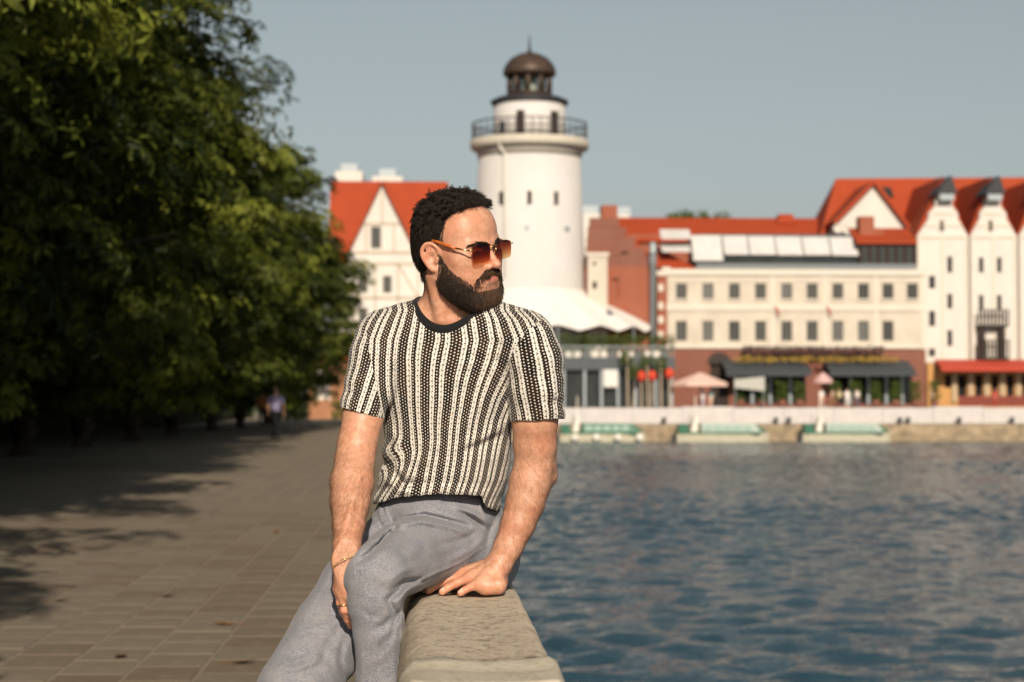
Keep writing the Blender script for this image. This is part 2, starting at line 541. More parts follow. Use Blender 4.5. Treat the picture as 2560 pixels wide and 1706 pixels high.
gust = .65 + .35*np.sin(.11*XX + .05*YY + 1)*np.sin(.07*YY - .09*XX)
ZZ = ZZ * gust * np.where(YY < 15, .5, 1)
nr_, nc_ = XX.shape
ix = np.arange(nr_*nc_).reshape(nr_, nc_)
Fw = np.stack([ix[:-1, :-1], ix[:-1, 1:], ix[1:, 1:], ix[1:, :-1]], -1).reshape(-1, 4)
me = mesh_np('river_water', np.stack([XX, YY, ZZ + Z_WATER], -1).reshape(-1, 3), Fw)
water = link('river_water', me, M_WATER); tag(water, kind='structure')
# ------------------------------------------------------------------ trees: horse chestnuts along the promenade
def leaf_mat(name, c0, c1, tr):
    t = NT(name)
    rn = t.node('ShaderNodeAttribute', attribute_name='tone').outputs['Fac']
    col = t.mix(rn, c0, c1)
    d = t.node('ShaderNodeBsdfDiffuse', {'Color': col}); tl = t.node('ShaderNodeBsdfTranslucent', {'Color': t.mix(.5, col, tr)})
    g = t.node('ShaderNodeBsdfGlossy', {'Color': (1, 1, 1), 'Roughness': .45})
    m1 = t.node('ShaderNodeMixShader', {0: .10, 1: d.outputs[0], 2: tl.outputs[0]})
    m2 = t.node('ShaderNodeMixShader', {0: .012, 1: m1.outputs[0], 2: g.outputs[0]})
    t.t.links.new(m2.outputs[0], t.out.inputs['Surface'])
    return t.m
M_LEAF = leaf_mat('chestnut_leaf', (.010, .018, .004), (.195, .225, .034), (.16, .20, .02))
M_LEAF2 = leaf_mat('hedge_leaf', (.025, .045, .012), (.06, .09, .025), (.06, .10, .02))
M_BARK = plain('bark', (.085, .065, .05), .95, .3, 8, bump=.8, bscale=25)

def leaves(centers, normals_, size, rng, fingers=5, droop=.45):
    """compound leaves: a fan of pointed leaflets at each centre"""
    n = len(centers)
    nz = normals_ / np.linalg.norm(normals_, axis=1)[:, None]
    a = np.cross(nz, rng.normal(size=(n, 3))); a /= np.linalg.norm(a, axis=1)[:, None]; b = np.cross(nz, a)
    sz = size * rng.uniform(.65, 1.25, n)
    V = np.empty((n, fingers, 4, 3), np.float32)
    for k in range(fingers):
        an = (k - (fingers - 1) / 2) * (4.4 / fingers)
        d = a * math.cos(an) + b * math.sin(an); e = -a * math.sin(an) + b * math.cos(an)
        L = sz * (1.0 - .16 * abs(k - (fingers - 1) / 2))
        w = L * .19
        dr = nz * (-droop * L)[:, None]
        V[:, k, 0] = centers + d * (.05 * L)[:, None]
        V[:, k, 1] = centers + d * (.62 * L)[:, None] + e * w[:, None] + dr * .35
        V[:, k, 2] = centers + d * L[:, None] + dr
        V[:, k, 3] = centers + d * (.62 * L)[:, None] - e * w[:, None] + dr * .35
    F = np.arange(n * fingers * 4, dtype=np.int32).reshape(-1, 4)
    tone = np.repeat(np.clip(rng.normal(.5, .25, n), 0, 1), fingers * 4)
    return V.reshape(-1, 3), F, tone

def make_crown(seed, rx=5.0, rz=4.8, zc=6.1, n_clump=300, per=62, size=.27):
    r = np.random.default_rng(seed)
    C, Nn, T = [], [], []
    for k in range(n_clump):
        d = r.normal(size=3); d /= np.linalg.norm(d)
        e = 3.0
        s_ = 1 / ((abs(d[0])/rx)**e + (abs(d[1])/rx)**e + (abs(d[2])/rz)**e) ** (1/e)
        lump = 1 + .10 * math.sin(d[0]*5 + seed) * math.sin(d[1]*6 + 2*seed) + .07 * math.sin(d[2]*9 + seed)
        rad = s_ * lump * (r.uniform(.78, 1.04) if k % 3 else r.uniform(.40, .80))
        c = d * rad; c[2] += zc
        cr = r.uniform(.65, 1.15)
        m = per
        q = r.normal(size=(m, 3)); q /= np.linalg.norm(q, axis=1)[:, None]
        q[:, 2] = np.where(q[:, 2] < -.35, -q[:, 2], q[:, 2])
        p = c + q * np.array((1.15, 1.15, .62)) * cr * (r.uniform(.55, 1.0, (m, 1)))
        T.append(np.clip(r.normal(r.choice([.12, .28, .85], p=[.54, .26, .20]), .13, m), 0, 1))  # near-black and bright clumps stand for shaded and sunlit foliage
        C.append(p); Nn.append(q * .55 + d * .35 + np.array((0, 0, .55)) + r.normal(size=(m, 3)) * .28)
    V, F, tone = leaves(np.concatenate(C), np.concatenate(Nn), size, r)
    tone = np.repeat(np.concatenate(T), 20)
    me = mesh_np('crown', V, F, smooth=False)
    a = me.attributes.new('tone', 'FLOAT', 'POINT'); a.data.foreach_set('value', tone.astype(np.float32))
    me.materials.append(M_LEAF)
    return me
def make_trunk(seed, zc=6.6):
    r = random.Random(seed)
    mb = MB()
    mb.tube([(0, 0, -.1), (.03, .02, .5), (.05, -.03, 1.6), (-.02, .05, 2.8), (.02, 0, 4.2), (0, 0, 7.5)], [.42, .33, .29, .27, .20, .08], 12)
    for k in range(9):
        a = 2*math.pi*k/9 + r.uniform(-.2, .2); z0 = r.uniform(2.4, 4.4)
        L = r.uniform(2.8, 4.3); dz = r.uniform(.6, 3.0)
        mb.tube([(0, 0, z0), (math.cos(a)*L*.4, math.sin(a)*L*.4, z0 + dz*.55), (math.cos(a)*L, math.sin(a)*L, z0 + dz)], [.13, .09, .03], 7)
    return mb.mesh('trunk', True)
crowns = [make_crown(k) for k in (1, 2, 3)]
trunks = [make_trunk(k) for k in (1, 2)]
for m_ in trunks: m_.materials.append(M_BARK)
def tree(x, y, k, rz, sc, label, group):
    o = empty('chestnut_tree', (x, y, 0), rz)
    o.scale = (sc, sc, sc)
    tag(o, label, 'tree', group)
    link('crown', crowns[k % 3], None, o); link('trunk', trunks[k % 2], None, o)
    return o
ROW = [(-7.6, 3.0), (-8.6, 12.5), (-8.7, 21.5), (-9.1, 31.0), (-9.4, 39.5), (-9.6, 48.0), (-9.7, 57.0), (-9.6, 66.0), (-9.4, 75.0), (-9.0, 85.0), (-8.8, 96.0), (-8.4, 108.0)]
rt = random.Random(11)
ORD = ('first', 'second', 'third', 'fourth', 'fifth', 'sixth', 'seventh', 'eighth', 'ninth', 'tenth', 'eleventh', 'twelfth')
for k, (x, y) in enumerate(ROW):
    tree(x, y, k, rt.uniform(0, 6.28), rt.uniform(.94, 1.06), ORD[k] + ' leafy chestnut of the row along the promenade, counted from the near end', 'chestnut trees lining the promenade')
for k in range(9):
    tree(-18.5 + rt.uniform(-.6, .6), 16 + 11.5 * k, k + 1, rt.uniform(0, 6.28), rt.uniform(.95, 1.1), 'chestnut in the shaded back row behind the promenade trees', 'chestnut trees in the back row')
# a few dry leaves on the paving
M_DRY = plain('dry_leaf', (.16, .075, .025), .8, .3, 20)
rl_ = random.Random(6)
for k, (px_, py_) in enumerate(((152, 1501), (574, 1221), (300, 1640), (560, 1560), (690, 1330), (420, 1490), (880, 1190), (610, 1655))):
    d_ = (C_F + (px_ - 1280.0) / FPX * C_R - (py_ - 853.0) / FPX * C_U); kk = (CAM.z - .02) / -d_.z
    p_ = CAM + kk * d_
    o = empty('fallen_leaf', (p_.x, p_.y, .014), rl_.uniform(0, 6.28))
    tag(o, 'small dry brown leaf lying on the promenade paving', 'leaf', 'dry leaves on the paving')
    MB().add([(0, -.07, .004), (.035, -.02, .012), (.028, .03, .018), (0, .075, .022), (-.03, .028, .012), (-.036, -.02, .006), (0, 0, .003)], [(0, 1, 6), (1, 2, 6), (2, 3, 6), (3, 4, 6), (4, 5, 6), (5, 0, 6)]).build('blade', M_DRY, o)
    MB().tube([(0, -.07, .004), (.005, -.12, .006)], .0025, 5).build('stalk', M_DRY, o)
# clipped hedge under the trees
rh = np.random.default_rng(8)
n = 9000
hc_ = np.stack([rh.uniform(-14.5, -12.6, n), rh.uniform(4, 150, n), rh.uniform(.1, 2.3, n)], 1)
hn = np.stack([rh.uniform(.2, 1, n), rh.normal(size=n) * .5, rh.uniform(.0, 1, n)], 1)
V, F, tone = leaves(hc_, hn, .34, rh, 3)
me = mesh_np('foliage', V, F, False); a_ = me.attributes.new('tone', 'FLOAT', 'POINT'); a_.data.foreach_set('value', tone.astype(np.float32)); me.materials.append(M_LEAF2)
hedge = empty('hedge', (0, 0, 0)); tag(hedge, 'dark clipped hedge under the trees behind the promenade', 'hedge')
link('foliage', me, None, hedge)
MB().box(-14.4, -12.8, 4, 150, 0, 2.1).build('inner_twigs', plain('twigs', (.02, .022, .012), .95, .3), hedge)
# ------------------------------------------------------------------ the far bank
M_CREAM = plain('cream_plaster', (.545, .49, .405), .85, .12, .45)
M_CREAM2 = plain('pale_trim', (.63, .575, .49), .8, .05, .6)
M_WHITE = plain('white_plaster', (.62, .585, .53), .85, .06, .5)
M_TOWER = plain('tower_plaster', (.585, .565, .54), .85, .04, .4)
def roof_mat(name, col):
    t = NT(name); co = t.coord()
    wv = t.node('ShaderNodeTexWave', {'Vector': co, 'Scale': 1.6, 'Distortion': .4, 'Detail': 1.0}, wave_type='BANDS', bands_direction='Z').outputs['Fac']
    n = t.noise(co, .8, 4, .6)
    c = t.mix(n, tuple(v * .78 for v in col), tuple(min(1, v * 1.15) for v in col))
    t.set(col=t.mix(t.m_('MULTIPLY', wv, .25), c, tuple(v * .55 for v in col)), rough=.75, spec=.25); t.bump(wv, .4, .05)
    return t.m
M_ROOF = roof_mat('red_clay_tiles', (.37, .058, .018))
def brick_mat(name, c1, c2):
    t = NT(name); co = t.coord()
    b = t.node('ShaderNodeTexBrick', {'Vector': t.mapping(co, rot=(math.pi/2, 0, 0)), 'Color1': c1, 'Color2': c2, 'Mortar': (.34, .25, .19), 'Scale': 1.0, 'Mortar Size': .012, 'Brick Width': .26, 'Row Height': .08}).outputs[0]
    n = t.noise(co, .5, 4, .6)
    t.set(col=t.mix(t.m_('MULTIPLY', n, .6), b, tuple(v * .7 for v in c1)), rough=.85, spec=.2)
    return t.m
M_BRICK = brick_mat('red_brick', (.34, .062, .018), (.26, .045, .015))
M_BRICKD = brick_mat('dark_red_brick', (.22, .05, .03), (.17, .04, .026))
M_DARKWOOD = plain('dark_timber', (.035, .024, .020), .8, .2, 4)
M_BEAM = plain('timber_beam', (.42, .34, .25), .85, .15, 4)
t = NT('window_glass'); co = t.coord()
t.set(col=t.mix(t.noise(co, .7, 2), (.014, .017, .017), (.04, .045, .043)), rough=.12, spec=.5)
M_GLASS = t.m
t = NT('curtained_glass'); co = t.coord()
t.set(col=t.mix(t.noise(co, .9, 2), (.030, .032, .028), (.060, .064, .056)), rough=.25, spec=.5)
M_CURT = t.m
t = NT('net_curtain_glass'); co = t.coord()
t.set(col=t.mix(t.noise(co, 1.1, 2), (.06, .064, .058), (.15, .155, .145)), rough=.2, spec=.5)
M_LITE = t.m
M_FRAME = plain('window_frame', (.16, .14, .11), .6, .1)
M_FRAMEW = plain('white_frame', (.72, .68, .60), .6, .05)
M_GREYM = plain('grey_metal', (.30, .34, .36), .45, .08, metal=.3)
M_DGREY = plain('dark_grey_paint', (.075, .085, .092), .6, .15)
M_AWN = plain('dark_awning', (.055, .062, .068), .85, .12)
M_CANVAS = plain('white_canvas', (.68, .65, .61), .8, .04)
M_TERR = plain('terrace_blind', (.56, .55, .53), .6, .08, 1.0)
M_BANNER = plain('white_banner', (.53, .50, .485), .75, .08, 1.2)
M_REDAWN = plain('red_awning', (.42, .055, .03), .75, .1)
M_OCHRE = plain('ochre_plaster', (.50, .27, .10), .85, .12)
M_QUAYST = plain('quay_stone', (.30, .235, .155), .92, .35, 1.3, bump=.6, bscale=3)
M_IRON = plain('black_iron', (.03, .03, .034), .5, .15)
M_COPPER = plain('brown_copper', (.075, .050, .038), .5, .25, 1.0, metal=.3)
M_BLACK = plain('shop_interior', (.012, .012, .013), .9, .1)
M_GREENB = plain('boat_green', (.030, .135, .080), .4, .12)
M_BGLASS = plain('boat_pale_panel', (.33, .40, .345), .25, .10, spec=.5)
M_FLAG = plain('red_cloth', (.55, .06, .03), .8, .1)
M_PLANT = leaf_mat('planter_leaf', (.03, .06, .012), (.11, .14, .03), (.1, .15, .03))
M_FLOW = plain('dark_flowers', (.035, .022, .030), .9, .5, 6)
M_YELLOW = plain('yellow_flowers', (.42, .28, .06), .9, .4, 6)
M_ASPH = plain('quay_paving', (.20, .18, .155), .9, .12, .4)
M_LAND = plain('far_ground', (.10, .11, .05), .95, .3, .1)

def part(parent, mb, name, mat, smooth=False):
    L = parent.location
    p = parent
    while p.parent is not None: p = p.parent; L = p.location
    mb.v = [(x - L[0], y - L[1], z - L[2]) for x, y, z in mb.v]
    return mb.build(name, mat, parent, smooth=smooth)
def thing(name, label, cat, px, py, Y, group=None):
    x, z = W(px, py, Y)
    return tag(empty(name, (x, Y, z)), label, cat, group)
def facade(parent, name, x0, x1, z0, z1, Y, openings, mat, thick=.35, depth=None):
    """front wall with real openings; a body behind it when depth is given"""
    xs = sorted({x0, x1, *[o[0] for o in openings], *[o[1] for o in openings]}); zs = sorted({z0, z1, *[o[2] for o in openings], *[o[3] for o in openings]})
    mb = MB()
    for i in range(len(xs) - 1):
        run = None
        for j in range(len(zs) - 1):
            cx, cz = (xs[i] + xs[i+1]) / 2, (zs[j] + zs[j+1]) / 2
            hole = any(o[0] < cx < o[1] and o[2] < cz < o[3] for o in openings)
            if not hole and run is None: run = zs[j]
            if (hole or j == len(zs) - 2) and run is not None:
                top = zs[j] if hole else zs[j+1]
                mb.box(xs[i], xs[i+1], Y, Y + thick, run, top); run = None
    if depth: mb.box(x0 + .01, x1 - .01, Y + thick + .01, Y + depth, z0, z1 - .01)
    return part(parent, mb, name, mat)
def window(parent, x0, x1, z0, z1, Y, fm=None, pm=None, bars=True, inset=.14):
    fm = fm or M_FRAME; pm = pm or M_GLASS
    w = .09
    mb = MB()
    mb.box(x0, x0+w, Y+inset, Y+inset+.08, z0, z1).box(x1-w, x1, Y+inset, Y+inset+.08, z0, z1).box(x0+w, x1-w, Y+inset, Y+inset+.08, z1-w, z1).box(x0+w, x1-w, Y+inset, Y+inset+.08, z0, z0+w)
    if bars: mb.box((x0+x1)/2-.03, (x0+x1)/2+.03, Y+inset+.01, Y+inset+.07, z0+w, z1-w)
    o = part(parent, mb, 'window', fm)
    part(o, MB().box(x0+w*.5, x1-w*.5, Y+inset+.05, Y+inset+.07, z0+w*.5, z1-w*.5), 'pane', pm)
    return o
def rect(px0, px1, py0, py1, Y):
    x0, z1 = W(px0, py0, Y); x1, z0 = W(px1, py1, Y)
    return x0, x1, z0, z1
def slope_roof(mb, x0, x1, z_e, z_r, y_e, y_r, th=.25):
    """one roof plane rising from the eave away from the river"""
    mb.prism_x([(y_e, z_e), (y_r, z_r), (y_r, z_r - th), (y_e, z_e - th)], x0, x1)
def scatter_leaves(parent, name, x0, x1, y0, y1, z0, z1, n, size, mat, seed, off=(0, 0, 0)):
    r = np.random.default_rng(seed)
    c = np.stack([r.uniform(x0, x1, n), r.uniform(y0, y1, n), r.uniform(z0, z1, n)], 1)
    p = parent
    while p is not None and p.parent is not None: p = p.parent
    L = np.array(p.location) if p is not None else 0
    V, F, tone = leaves(c - L, r.normal(size=(n, 3)) * .6 + np.array((0, -.5, .5)), size, r, 3)
    me = mesh_np(name, V, F, False)
    a = me.attributes.new('tone', 'FLOAT', 'POINT'); a.data.foreach_set('value', tone.astype(np.float32))
    return link(name, me, mat, parent)

# ---- quay
quay = MB().box(-40, 150, Y_QUAY, Y_QUAY + 140, Z_QUAY - 2.5, Z_QUAY).build('far_quay', M_ASPH); tag(quay, kind='structure')
land = MB().add([(-600, 176.2, -.9), (800, 318, -.95), (800, 2500, -.95), (-600, 2500, -.95)], [(0, 1, 2, 3)]).build('ground', M_LAND); tag(land, kind='structure')
qw = tag(empty('quay_wall', (20, Y_QUAY, Z_QUAY)), 'brown stone quay wall at the water line of the far bank', 'wall')
rq = random.Random(3)
x = -14.0
while x < 62:
    w = rq.uniform(2.2, 4.2)
    for k in range(2):
        z0 = Z_WATER - .6 + k * 1.15; z1 = z0 + (1.13 if k == 0 else 1.02)
        part(qw, MB().box(x + .02 + k * .4, x + w - .02 + k * .4, Y_QUAY - .42 - rq.uniform(0, .08), Y_QUAY - .01, z0, z1), 'stone_block', M_QUAYST)
    x += w
rail = tag(empty('banner_railing', (20, Y_QUAY + .6, Z_QUAY)), 'white banner covered railing along the far quay edge', 'railing')
x = WX(1330, Y_QUAY); k = 0
while x < 62:
    w = 4.6
    zt = Z_QUAY + (1.42 if k % 5 != 3 else 1.52)
    part(rail, MB().box(x + .03, x + w - .03, Y_QUAY + .5, Y_QUAY + .56, Z_QUAY - .35, zt), 'banner_panel', M_BANNER)
    part(rail, MB().box(x - .04, x + .04, Y_QUAY + .58, Y_QUAY + .68, Z_QUAY, zt + .06), 'post', M_GREYM)
    x += w; k += 1

Z_TERR = .60
terr = MB().box(WX(1330, 181), 62, 181.0, 187, Z_QUAY + .004, Z_TERR).build('terrace_paving', M_ASPH); tag(terr, kind='structure')
# ---- lighthouse
YT = 186.0
ppm = FPX / (YT + 5.2)
tw = thing('lighthouse', 'tall white round lighthouse tower with brown dome behind the man', 'lighthouse', 1324, 1022, YT)
cx0, zb = W(1324, 1022, YT + 5.2)
def tz(py): return W(1324, py, YT + 5.2)[1]
def lat(parent, name, prof, mat, seg=48):
    return part(parent, MB().lathe([(r / ppm, tz(y)) for y, r in prof], (cx0, YT + 5.2, 0), seg), name, mat, smooth=True)
lat(tw, 'shaft', [(1022, 148), (740, 142), (372, 127)], M_TOWER)
lat(tw, 'gallery_shade_ring', [(398, 128.5), (384, 133), (376, 136)], plain('gallery_shade', (.40, .37, .32), .85, .1))  # darker ring: the gallery's shade on the shaft, put into the colour
lat(tw, 'gallery_floor', [(376, 146), (370, 149), (354, 149), (353.5, 140)], plain('gallery_stone', (.52, .48, .40), .85, .1))
up = lat(tw, 'upper_drum', [(353.4, 92), (262, 90)], M_TOWER)
lat(tw, 'lantern_eave', [(264, 88), (262, 97), (254, 98), (246, 80), (242, 58)], M_IRON)
lat(tw, 'lantern_base', [(242, 57), (234, 57)], M_COPPER)
lat(tw, 'dome', [(190, 66), (183, 67), (172, 65), (158, 57), (146, 45), (137, 27), (132, 9), (130, 5)], M_COPPER)
lat(tw, 'spire', [(131, 5), (120, 3.2), (104, 2.2), (88, .8)], M_IRON, 10)
for k in range(10):
    a = 2*math.pi*(k + .3)/10; r = 52 / ppm
    px_, py_ = cx0 + r*math.cos(a), YT + 5.2 + r*math.sin(a)
    part(tw, MB().tube([(px_, py_, tz(235)), (px_, py_, tz(187))], .25, 8), 'lantern_column', M_COPPER, True)
lat(tw, 'lantern_lens', [(234, 16), (226, 20), (205, 20), (192, 12)], M_BGLASS, 20)
rl = 144 / ppm
for k in range(44):
    a = 2*math.pi*k/44; px_, py_ = cx0 + rl*math.cos(a), YT + 5.2 + rl*math.sin(a)
    part(tw, MB().box(px_-.045, px_+.045, py_-.045, py_+.045, tz(353.5), tz(312)), 'baluster', M_IRON)
for yy, rr_ in ((312, .07), (330, .045), (345, .045)):
    ring = [(cx0 + rl*math.cos(2*math.pi*k/44), YT + 5.2 + rl*math.sin(2*math.pi*k/44), tz(yy)) for k in range(45)]
    part(tw, MB().tube(ring, rr_, 6), 'rail', M_IRON, True)
def on_round(name, px, y0, y1, wpx, rpx, mat, th=.12, parent=None):
    """a small panel set on the round wall where the photograph shows it"""
    r = rpx / ppm; dx = WX(px, YT + 3.0) - cx0
    a = math.asin(max(-.999, min(.999, dx / r)))
    nx, ny = math.sin(a), -math.cos(a); tx, ty = math.cos(a), math.sin(a)
    w = wpx / ppm / 2 / max(.35, math.cos(a))
    c = (cx0 + nx * r, YT + 5.2 + ny * r)
    vs = []
    for zz in (tz(y1), tz(y0)):
        for dd_ in (-.35, th):
            for s_ in (-w, w):
                vs.append((c[0] + tx*s_ + nx*dd_, c[1] + ty*s_ + ny*dd_, zz))
    return part(parent or tw, MB().add(vs, [(0, 1, 5, 4), (2, 6, 7, 3), (0, 4, 6, 2), (1, 3, 7, 5), (4, 5, 7, 6), (0, 2, 3, 1)]), name, mat)
for px_ in (1252, 1320, 1386):
    w_ = on_round('window', px_, 488, 533, 17, 131, M_FRAMEW, .06); on_round('pane', px_, 491, 531, 11, 131, M_BLACK, .075, w_)
for px_ in (1313, 1414): on_round('vent', px_, 576, 588, 12, 135, M_GREYM, .06)
for px_ in (1300, 1386): on_round('door', px_, 288, 350, 19, 91, M_DARKWOOD, .07)
on_round('window', 1256, 312, 344, 12, 91, M_GLASS, .07)
lf = [(WX(1247, YT), YT + .35, tz(378)), (WX(1262, YT), YT + .6, tz(398)), (WX(1262, YT), YT + .35, tz(700))]
part(tw, MB().tube(lf, .11, 8), 'drainpipe', M_FRAMEW, True)

# ---- white marquee round its foot
mq_ = thing('marquee', 'wide white marquee skirting the foot of the lighthouse', 'tent', 1400, 1022, 183)
ri, ro, yo = 140 / ppm, 322 / ppm, 8.6
zi, zo = tz(727), tz(820)
vs, fs = [], []
NS, NR = 72, 8
for i in range(NR + 1):
    f = i / NR
    for k in range(NS):
        a = 2*math.pi*k/NS
        rx_, ry_ = ri + (ro - ri) * f, ri + (yo - ri) * f
        rib = math.cos(9 * a) ** 2
        z = zi + (zo - zi) * (f ** .86) - .55 * f * (1 - rib) * (.35 + .65 * f) + .16 * math.sin(math.pi * f) * rib
        vs.append((cx0 + rx_ * math.cos(a), YT + 5.2 + ry_ * math.sin(a), z))
for i in range(NR):
    for k in range(NS): fs.append((i*NS+k, (i+1)*NS+k, (i+1)*NS+(k+1) % NS, i*NS+(k+1) % NS))
part(mq_, MB().add(vs, fs), 'canopy', M_CANVAS, True)
for k in range(0, NS, 8):
    x, y, z = vs[NR*NS + k]
    part(mq_, MB().tube([(x, y, Z_QUAY), (x, y, z)], .07, 6), 'pole', M_GREYM, True)

# ---- cream hotel
YH = 190.0
ht = thing('hotel', 'cream three storey hotel with roof terrace and dark awnings on the far quay', 'building', 1990, 1022, YH)
x0, x1, z0, z1 = rect(1668, 2313, 673, 871, YH)
UX = [1703.5, 1770, 1836, 1901.6, 1966.8, 2030.5, 2094.7, 2158.8, 2220, 2281]
ops = [rect(c - 14, c + 14, 709, 748, YH) for c in UX] + [rect(c - 14, c + 14, 803, 853, YH) for c in UX[:9]]
facade(ht, 'wall', x0, x1, z0, z1, YH, ops, M_CREAM, depth=12)
for k, o_ in enumerate(ops): window(ht, *o_, YH, M_FRAME, M_GLASS if k in (7, 8, 9, 12, 18) else (M_LITE if k in (1, 4, 11, 16, 17) else M_CURT))
for y0_, y1_, out in ((673, 690, .22), (762, 778, .14), (864, 872, .2), (698, 704, .08)):
    a0, a1, b0, b1 = rect(1666, 2315, y0_, y1_, YH)
    part(ht, MB().box(a0, a1, YH - out, YH - .003, b0, b1), 'cornice', M_CREAM2)
for c in UX:
    a0, a1, b0, b1 = rect(c - 17, c + 17, 748, 752, YH)
    part(ht, MB().box(a0, a1, YH - .16, YH - .003, b0, b1), 'sill', M_CREAM2)
for c in (1932, 2062, 2190, 2306):
    a0, a1, b0, b1 = rect(c - 5, c + 5, 691, 863, YH)
    part(ht, MB().box(a0, a1, YH - .09, YH - .003, b0, b1), 'pilaster', M_CREAM2)
# brick corner with pale quoins
a0, a1, b0, b1 = rect(1643, 1667.5, 690, 872, YH)
part(ht, MB().box(a0, a1, YH - .1, YH + 11, b0, b1), 'brick_corner', M_BRICK)
for yy in (720, 765, 800, 838):
    q0, q1, r0, r1 = rect(1645, 1658, yy - 9, yy + 9, YH)
    part(ht, MB().box(q0, q1, YH - .2, YH - .102, r0, r1), 'quoin', M_CREAM2)
q0, q1, r0, r1 = rect(1641, 1676, 668, 690, YH)
part(ht, MB().box(q0, q1, YH - .25, YH + 3, r0, r1), 'corner_cap', M_CREAM2)
# ground floor
g0, g1, h0, h1 = rect(1643, 2315, 872, 1022, YH)
ar = rect(1775, 1822, 900, 1022, YH)
shops = [ar, rect(1835, 2015, 940, 1010, YH), rect(2085, 2280, 940, 1010, YH)]
facade(ht, 'ground_floor', g0, g1, h0, h1 - .02, YH, shops, M_BRICKD, depth=11)
for k, r_ in enumerate(shops):
    part(ht, MB().box(r_[0], r_[1], YH + .3, YH + .34, r_[2], r_[3]), 'shop_window', M_BLACK if k else M_DARKWOOD)
ax, az = W(1798, 900, YH); pr = [(ax + 1.15 * math.cos(a), az - .4 + 1.15 * math.sin(a)) for a in np.linspace(0, math.pi, 14)]
part(ht, MB().prism(pr, YH - .12, YH - .004), 'arch', plain('arch_stone', (.05, .04, .035), .9))
for c in (1880, 1925, 1975, 2125, 2170, 2215, 2255):
    q0, q1, r0, r1 = rect(c - 3.5, c + 3.5, 936, 1012, YH)
    part(ht, MB().box(q0, q1, YH - .2, YH - .005, r0, r1), 'column', M_GREYM)
for (p0, p1) in ((1814, 2027), (2072, 2288)):
    q0, q1, r0, r1 = rect(p0, p1, 909, 941, YH - 3)
    part(ht, MB().prism_x([(YH - .13, r1 + .35), (YH - 3.4, r0 + .45), (YH - 3.4, r0), (YH - 3.3, r0), (YH - .13, r1 + .2)], q0, q1), 'awning', M_AWN)
# flower balcony
q0, q1, r0, r1 = rect(1851, 2202, 869, 890, YH)
part(ht, MB().box(q0, q1, YH - 1.2, YH - .21, r0, r0 + .16), 'balcony_floor', M_DARKWOOD)
n_ = 20
for k in range(n_):
    xx = q0 + (q1 - q0) * (k + .5) / n_
    part(ht, MB().box(xx - .03, xx + .03, YH - 1.18, YH - 1.12, r0 + .17, r1 - .03), 'baluster', M_IRON)
part(ht, MB().box(q0, q1, YH - 1.2, YH - 1.1, r1 - .02, r1 + .05), 'handrail', M_IRON)
fo = scatter_leaves(ht, 'balcony_flowers', q0, q1, YH - 1.5, YH - 1.0, r0 - .1, r1 + .1, 900, .22, M_FLOW, 5)
fo = scatter_leaves(ht, 'yellow_flowers', WX(1826, YH), WX(2232, YH), YH - 2.2, YH - 1.6, WZ(905, YH), WZ(893, YH), 500, .24, M_YELLOW, 6)
# roof terrace
q0, q1, r0, r1 = rect(1741, 2146, 636, 672, YH + 1)
part(ht, MB().box(q0, q1, YH + 1.0, YH + 1.1, r0, r1), 'terrace_glass', plain('terrace_dark_glass', (.02, .026, .026), .2, .4, .8))
q0, q1, r0, r1 = rect(1741, 2292, 659, 674, YH + .3)
part(ht, MB().box(q0, q1, YH + .2, YH + .3, r0, r1), 'terrace_rail', plain('terrace_rail', (.16, .18, .19), .5, .08))
for k, (p0, p1, t0, t1) in enumerate(((1652, 1727, 571, 598), (1654, 1727, 606, 630), (1732, 1807, 586, 652), (1810, 1871, 587, 637), (1874, 1939, 588, 637), (1942, 2007, 589, 638), (2010, 2076, 590, 638), (2079, 2145, 591, 639))):
    q0, q1, r0, r1 = rect(p0, p1, t0, t1, YH + 1)
    part(ht, MB().prism_x([(YH + 2.2, r1), (YH + .6, r0), (YH + .55, r0 - .05), (YH + 2.15, r1 - .1)][::-1], q0, q1), 'sun_awning', M_TERR)
q0, q1, r0, r1 = rect(1734, 2146, 584, 640, YH + 3)
part(ht, MB().box(q0, q1, YH + 2.4, YH + 7, WZ(672, YH), r1 - .1), 'terrace_room', M_DGREY)
# dark timber room on the terrace
q0, q1, r0, r1 = rect(2147, 2290, 604, 674, YH + .5)
part(ht, MB().box(q0, q1, YH + .6, YH + 7, r0, r1), 'timber_room', M_DARKWOOD)
for k in range(6):
    xx0 = q0 + .3 + (q1 - q0 - .4) * k / 6
    window(ht, xx0, xx0 + .62, r0 + .35, r1 - .4, YH + .36, M_DARKWOOD, M_GLASS, False, .15)
m_ = MB(); slope_roof(m_, q0 - .3, q1 + .1, r1, WZ(560, YH), YH + .2, YH + 4.0); part(ht, m_, 'timber_room_roof', M_ROOF)
q0, q1, r0, r1 = rect(2149, 2186, 541, 604, YH + 2)
part(ht, MB().box(q0, q1, YH + 2.0, YH + 3.6, r0 - .5, r1), 'chimney', M_BRICK)
part(ht, MB().box(q1, q1 + .9, YH + 2.0, YH + 3.6, r0 - .5, WZ(570, YH)), 'chimney_step', M_BRICK)
# red hipped corner roof
m_ = MB(); (xa, za), (xb, zb2), (xc, zc2) = W(1646, 600, YH), W(1750, 677, YH), W(1668, 677, YH)
m_.add([(xa, YH + 5, za), (xb, YH - .2, zb2), (xa - .1, YH - .2, zb2), (xa, YH + 5.3, za - .4), (xb, YH + .2, zb2 - .3), (xa - .1, YH + .2, zb2 - .3)], [(0, 2, 1), (3, 4, 5), (0, 1, 4, 3), (1, 2, 5, 4), (2, 0, 3, 5)])
part(ht, m_, 'corner_roof', M_ROOF)
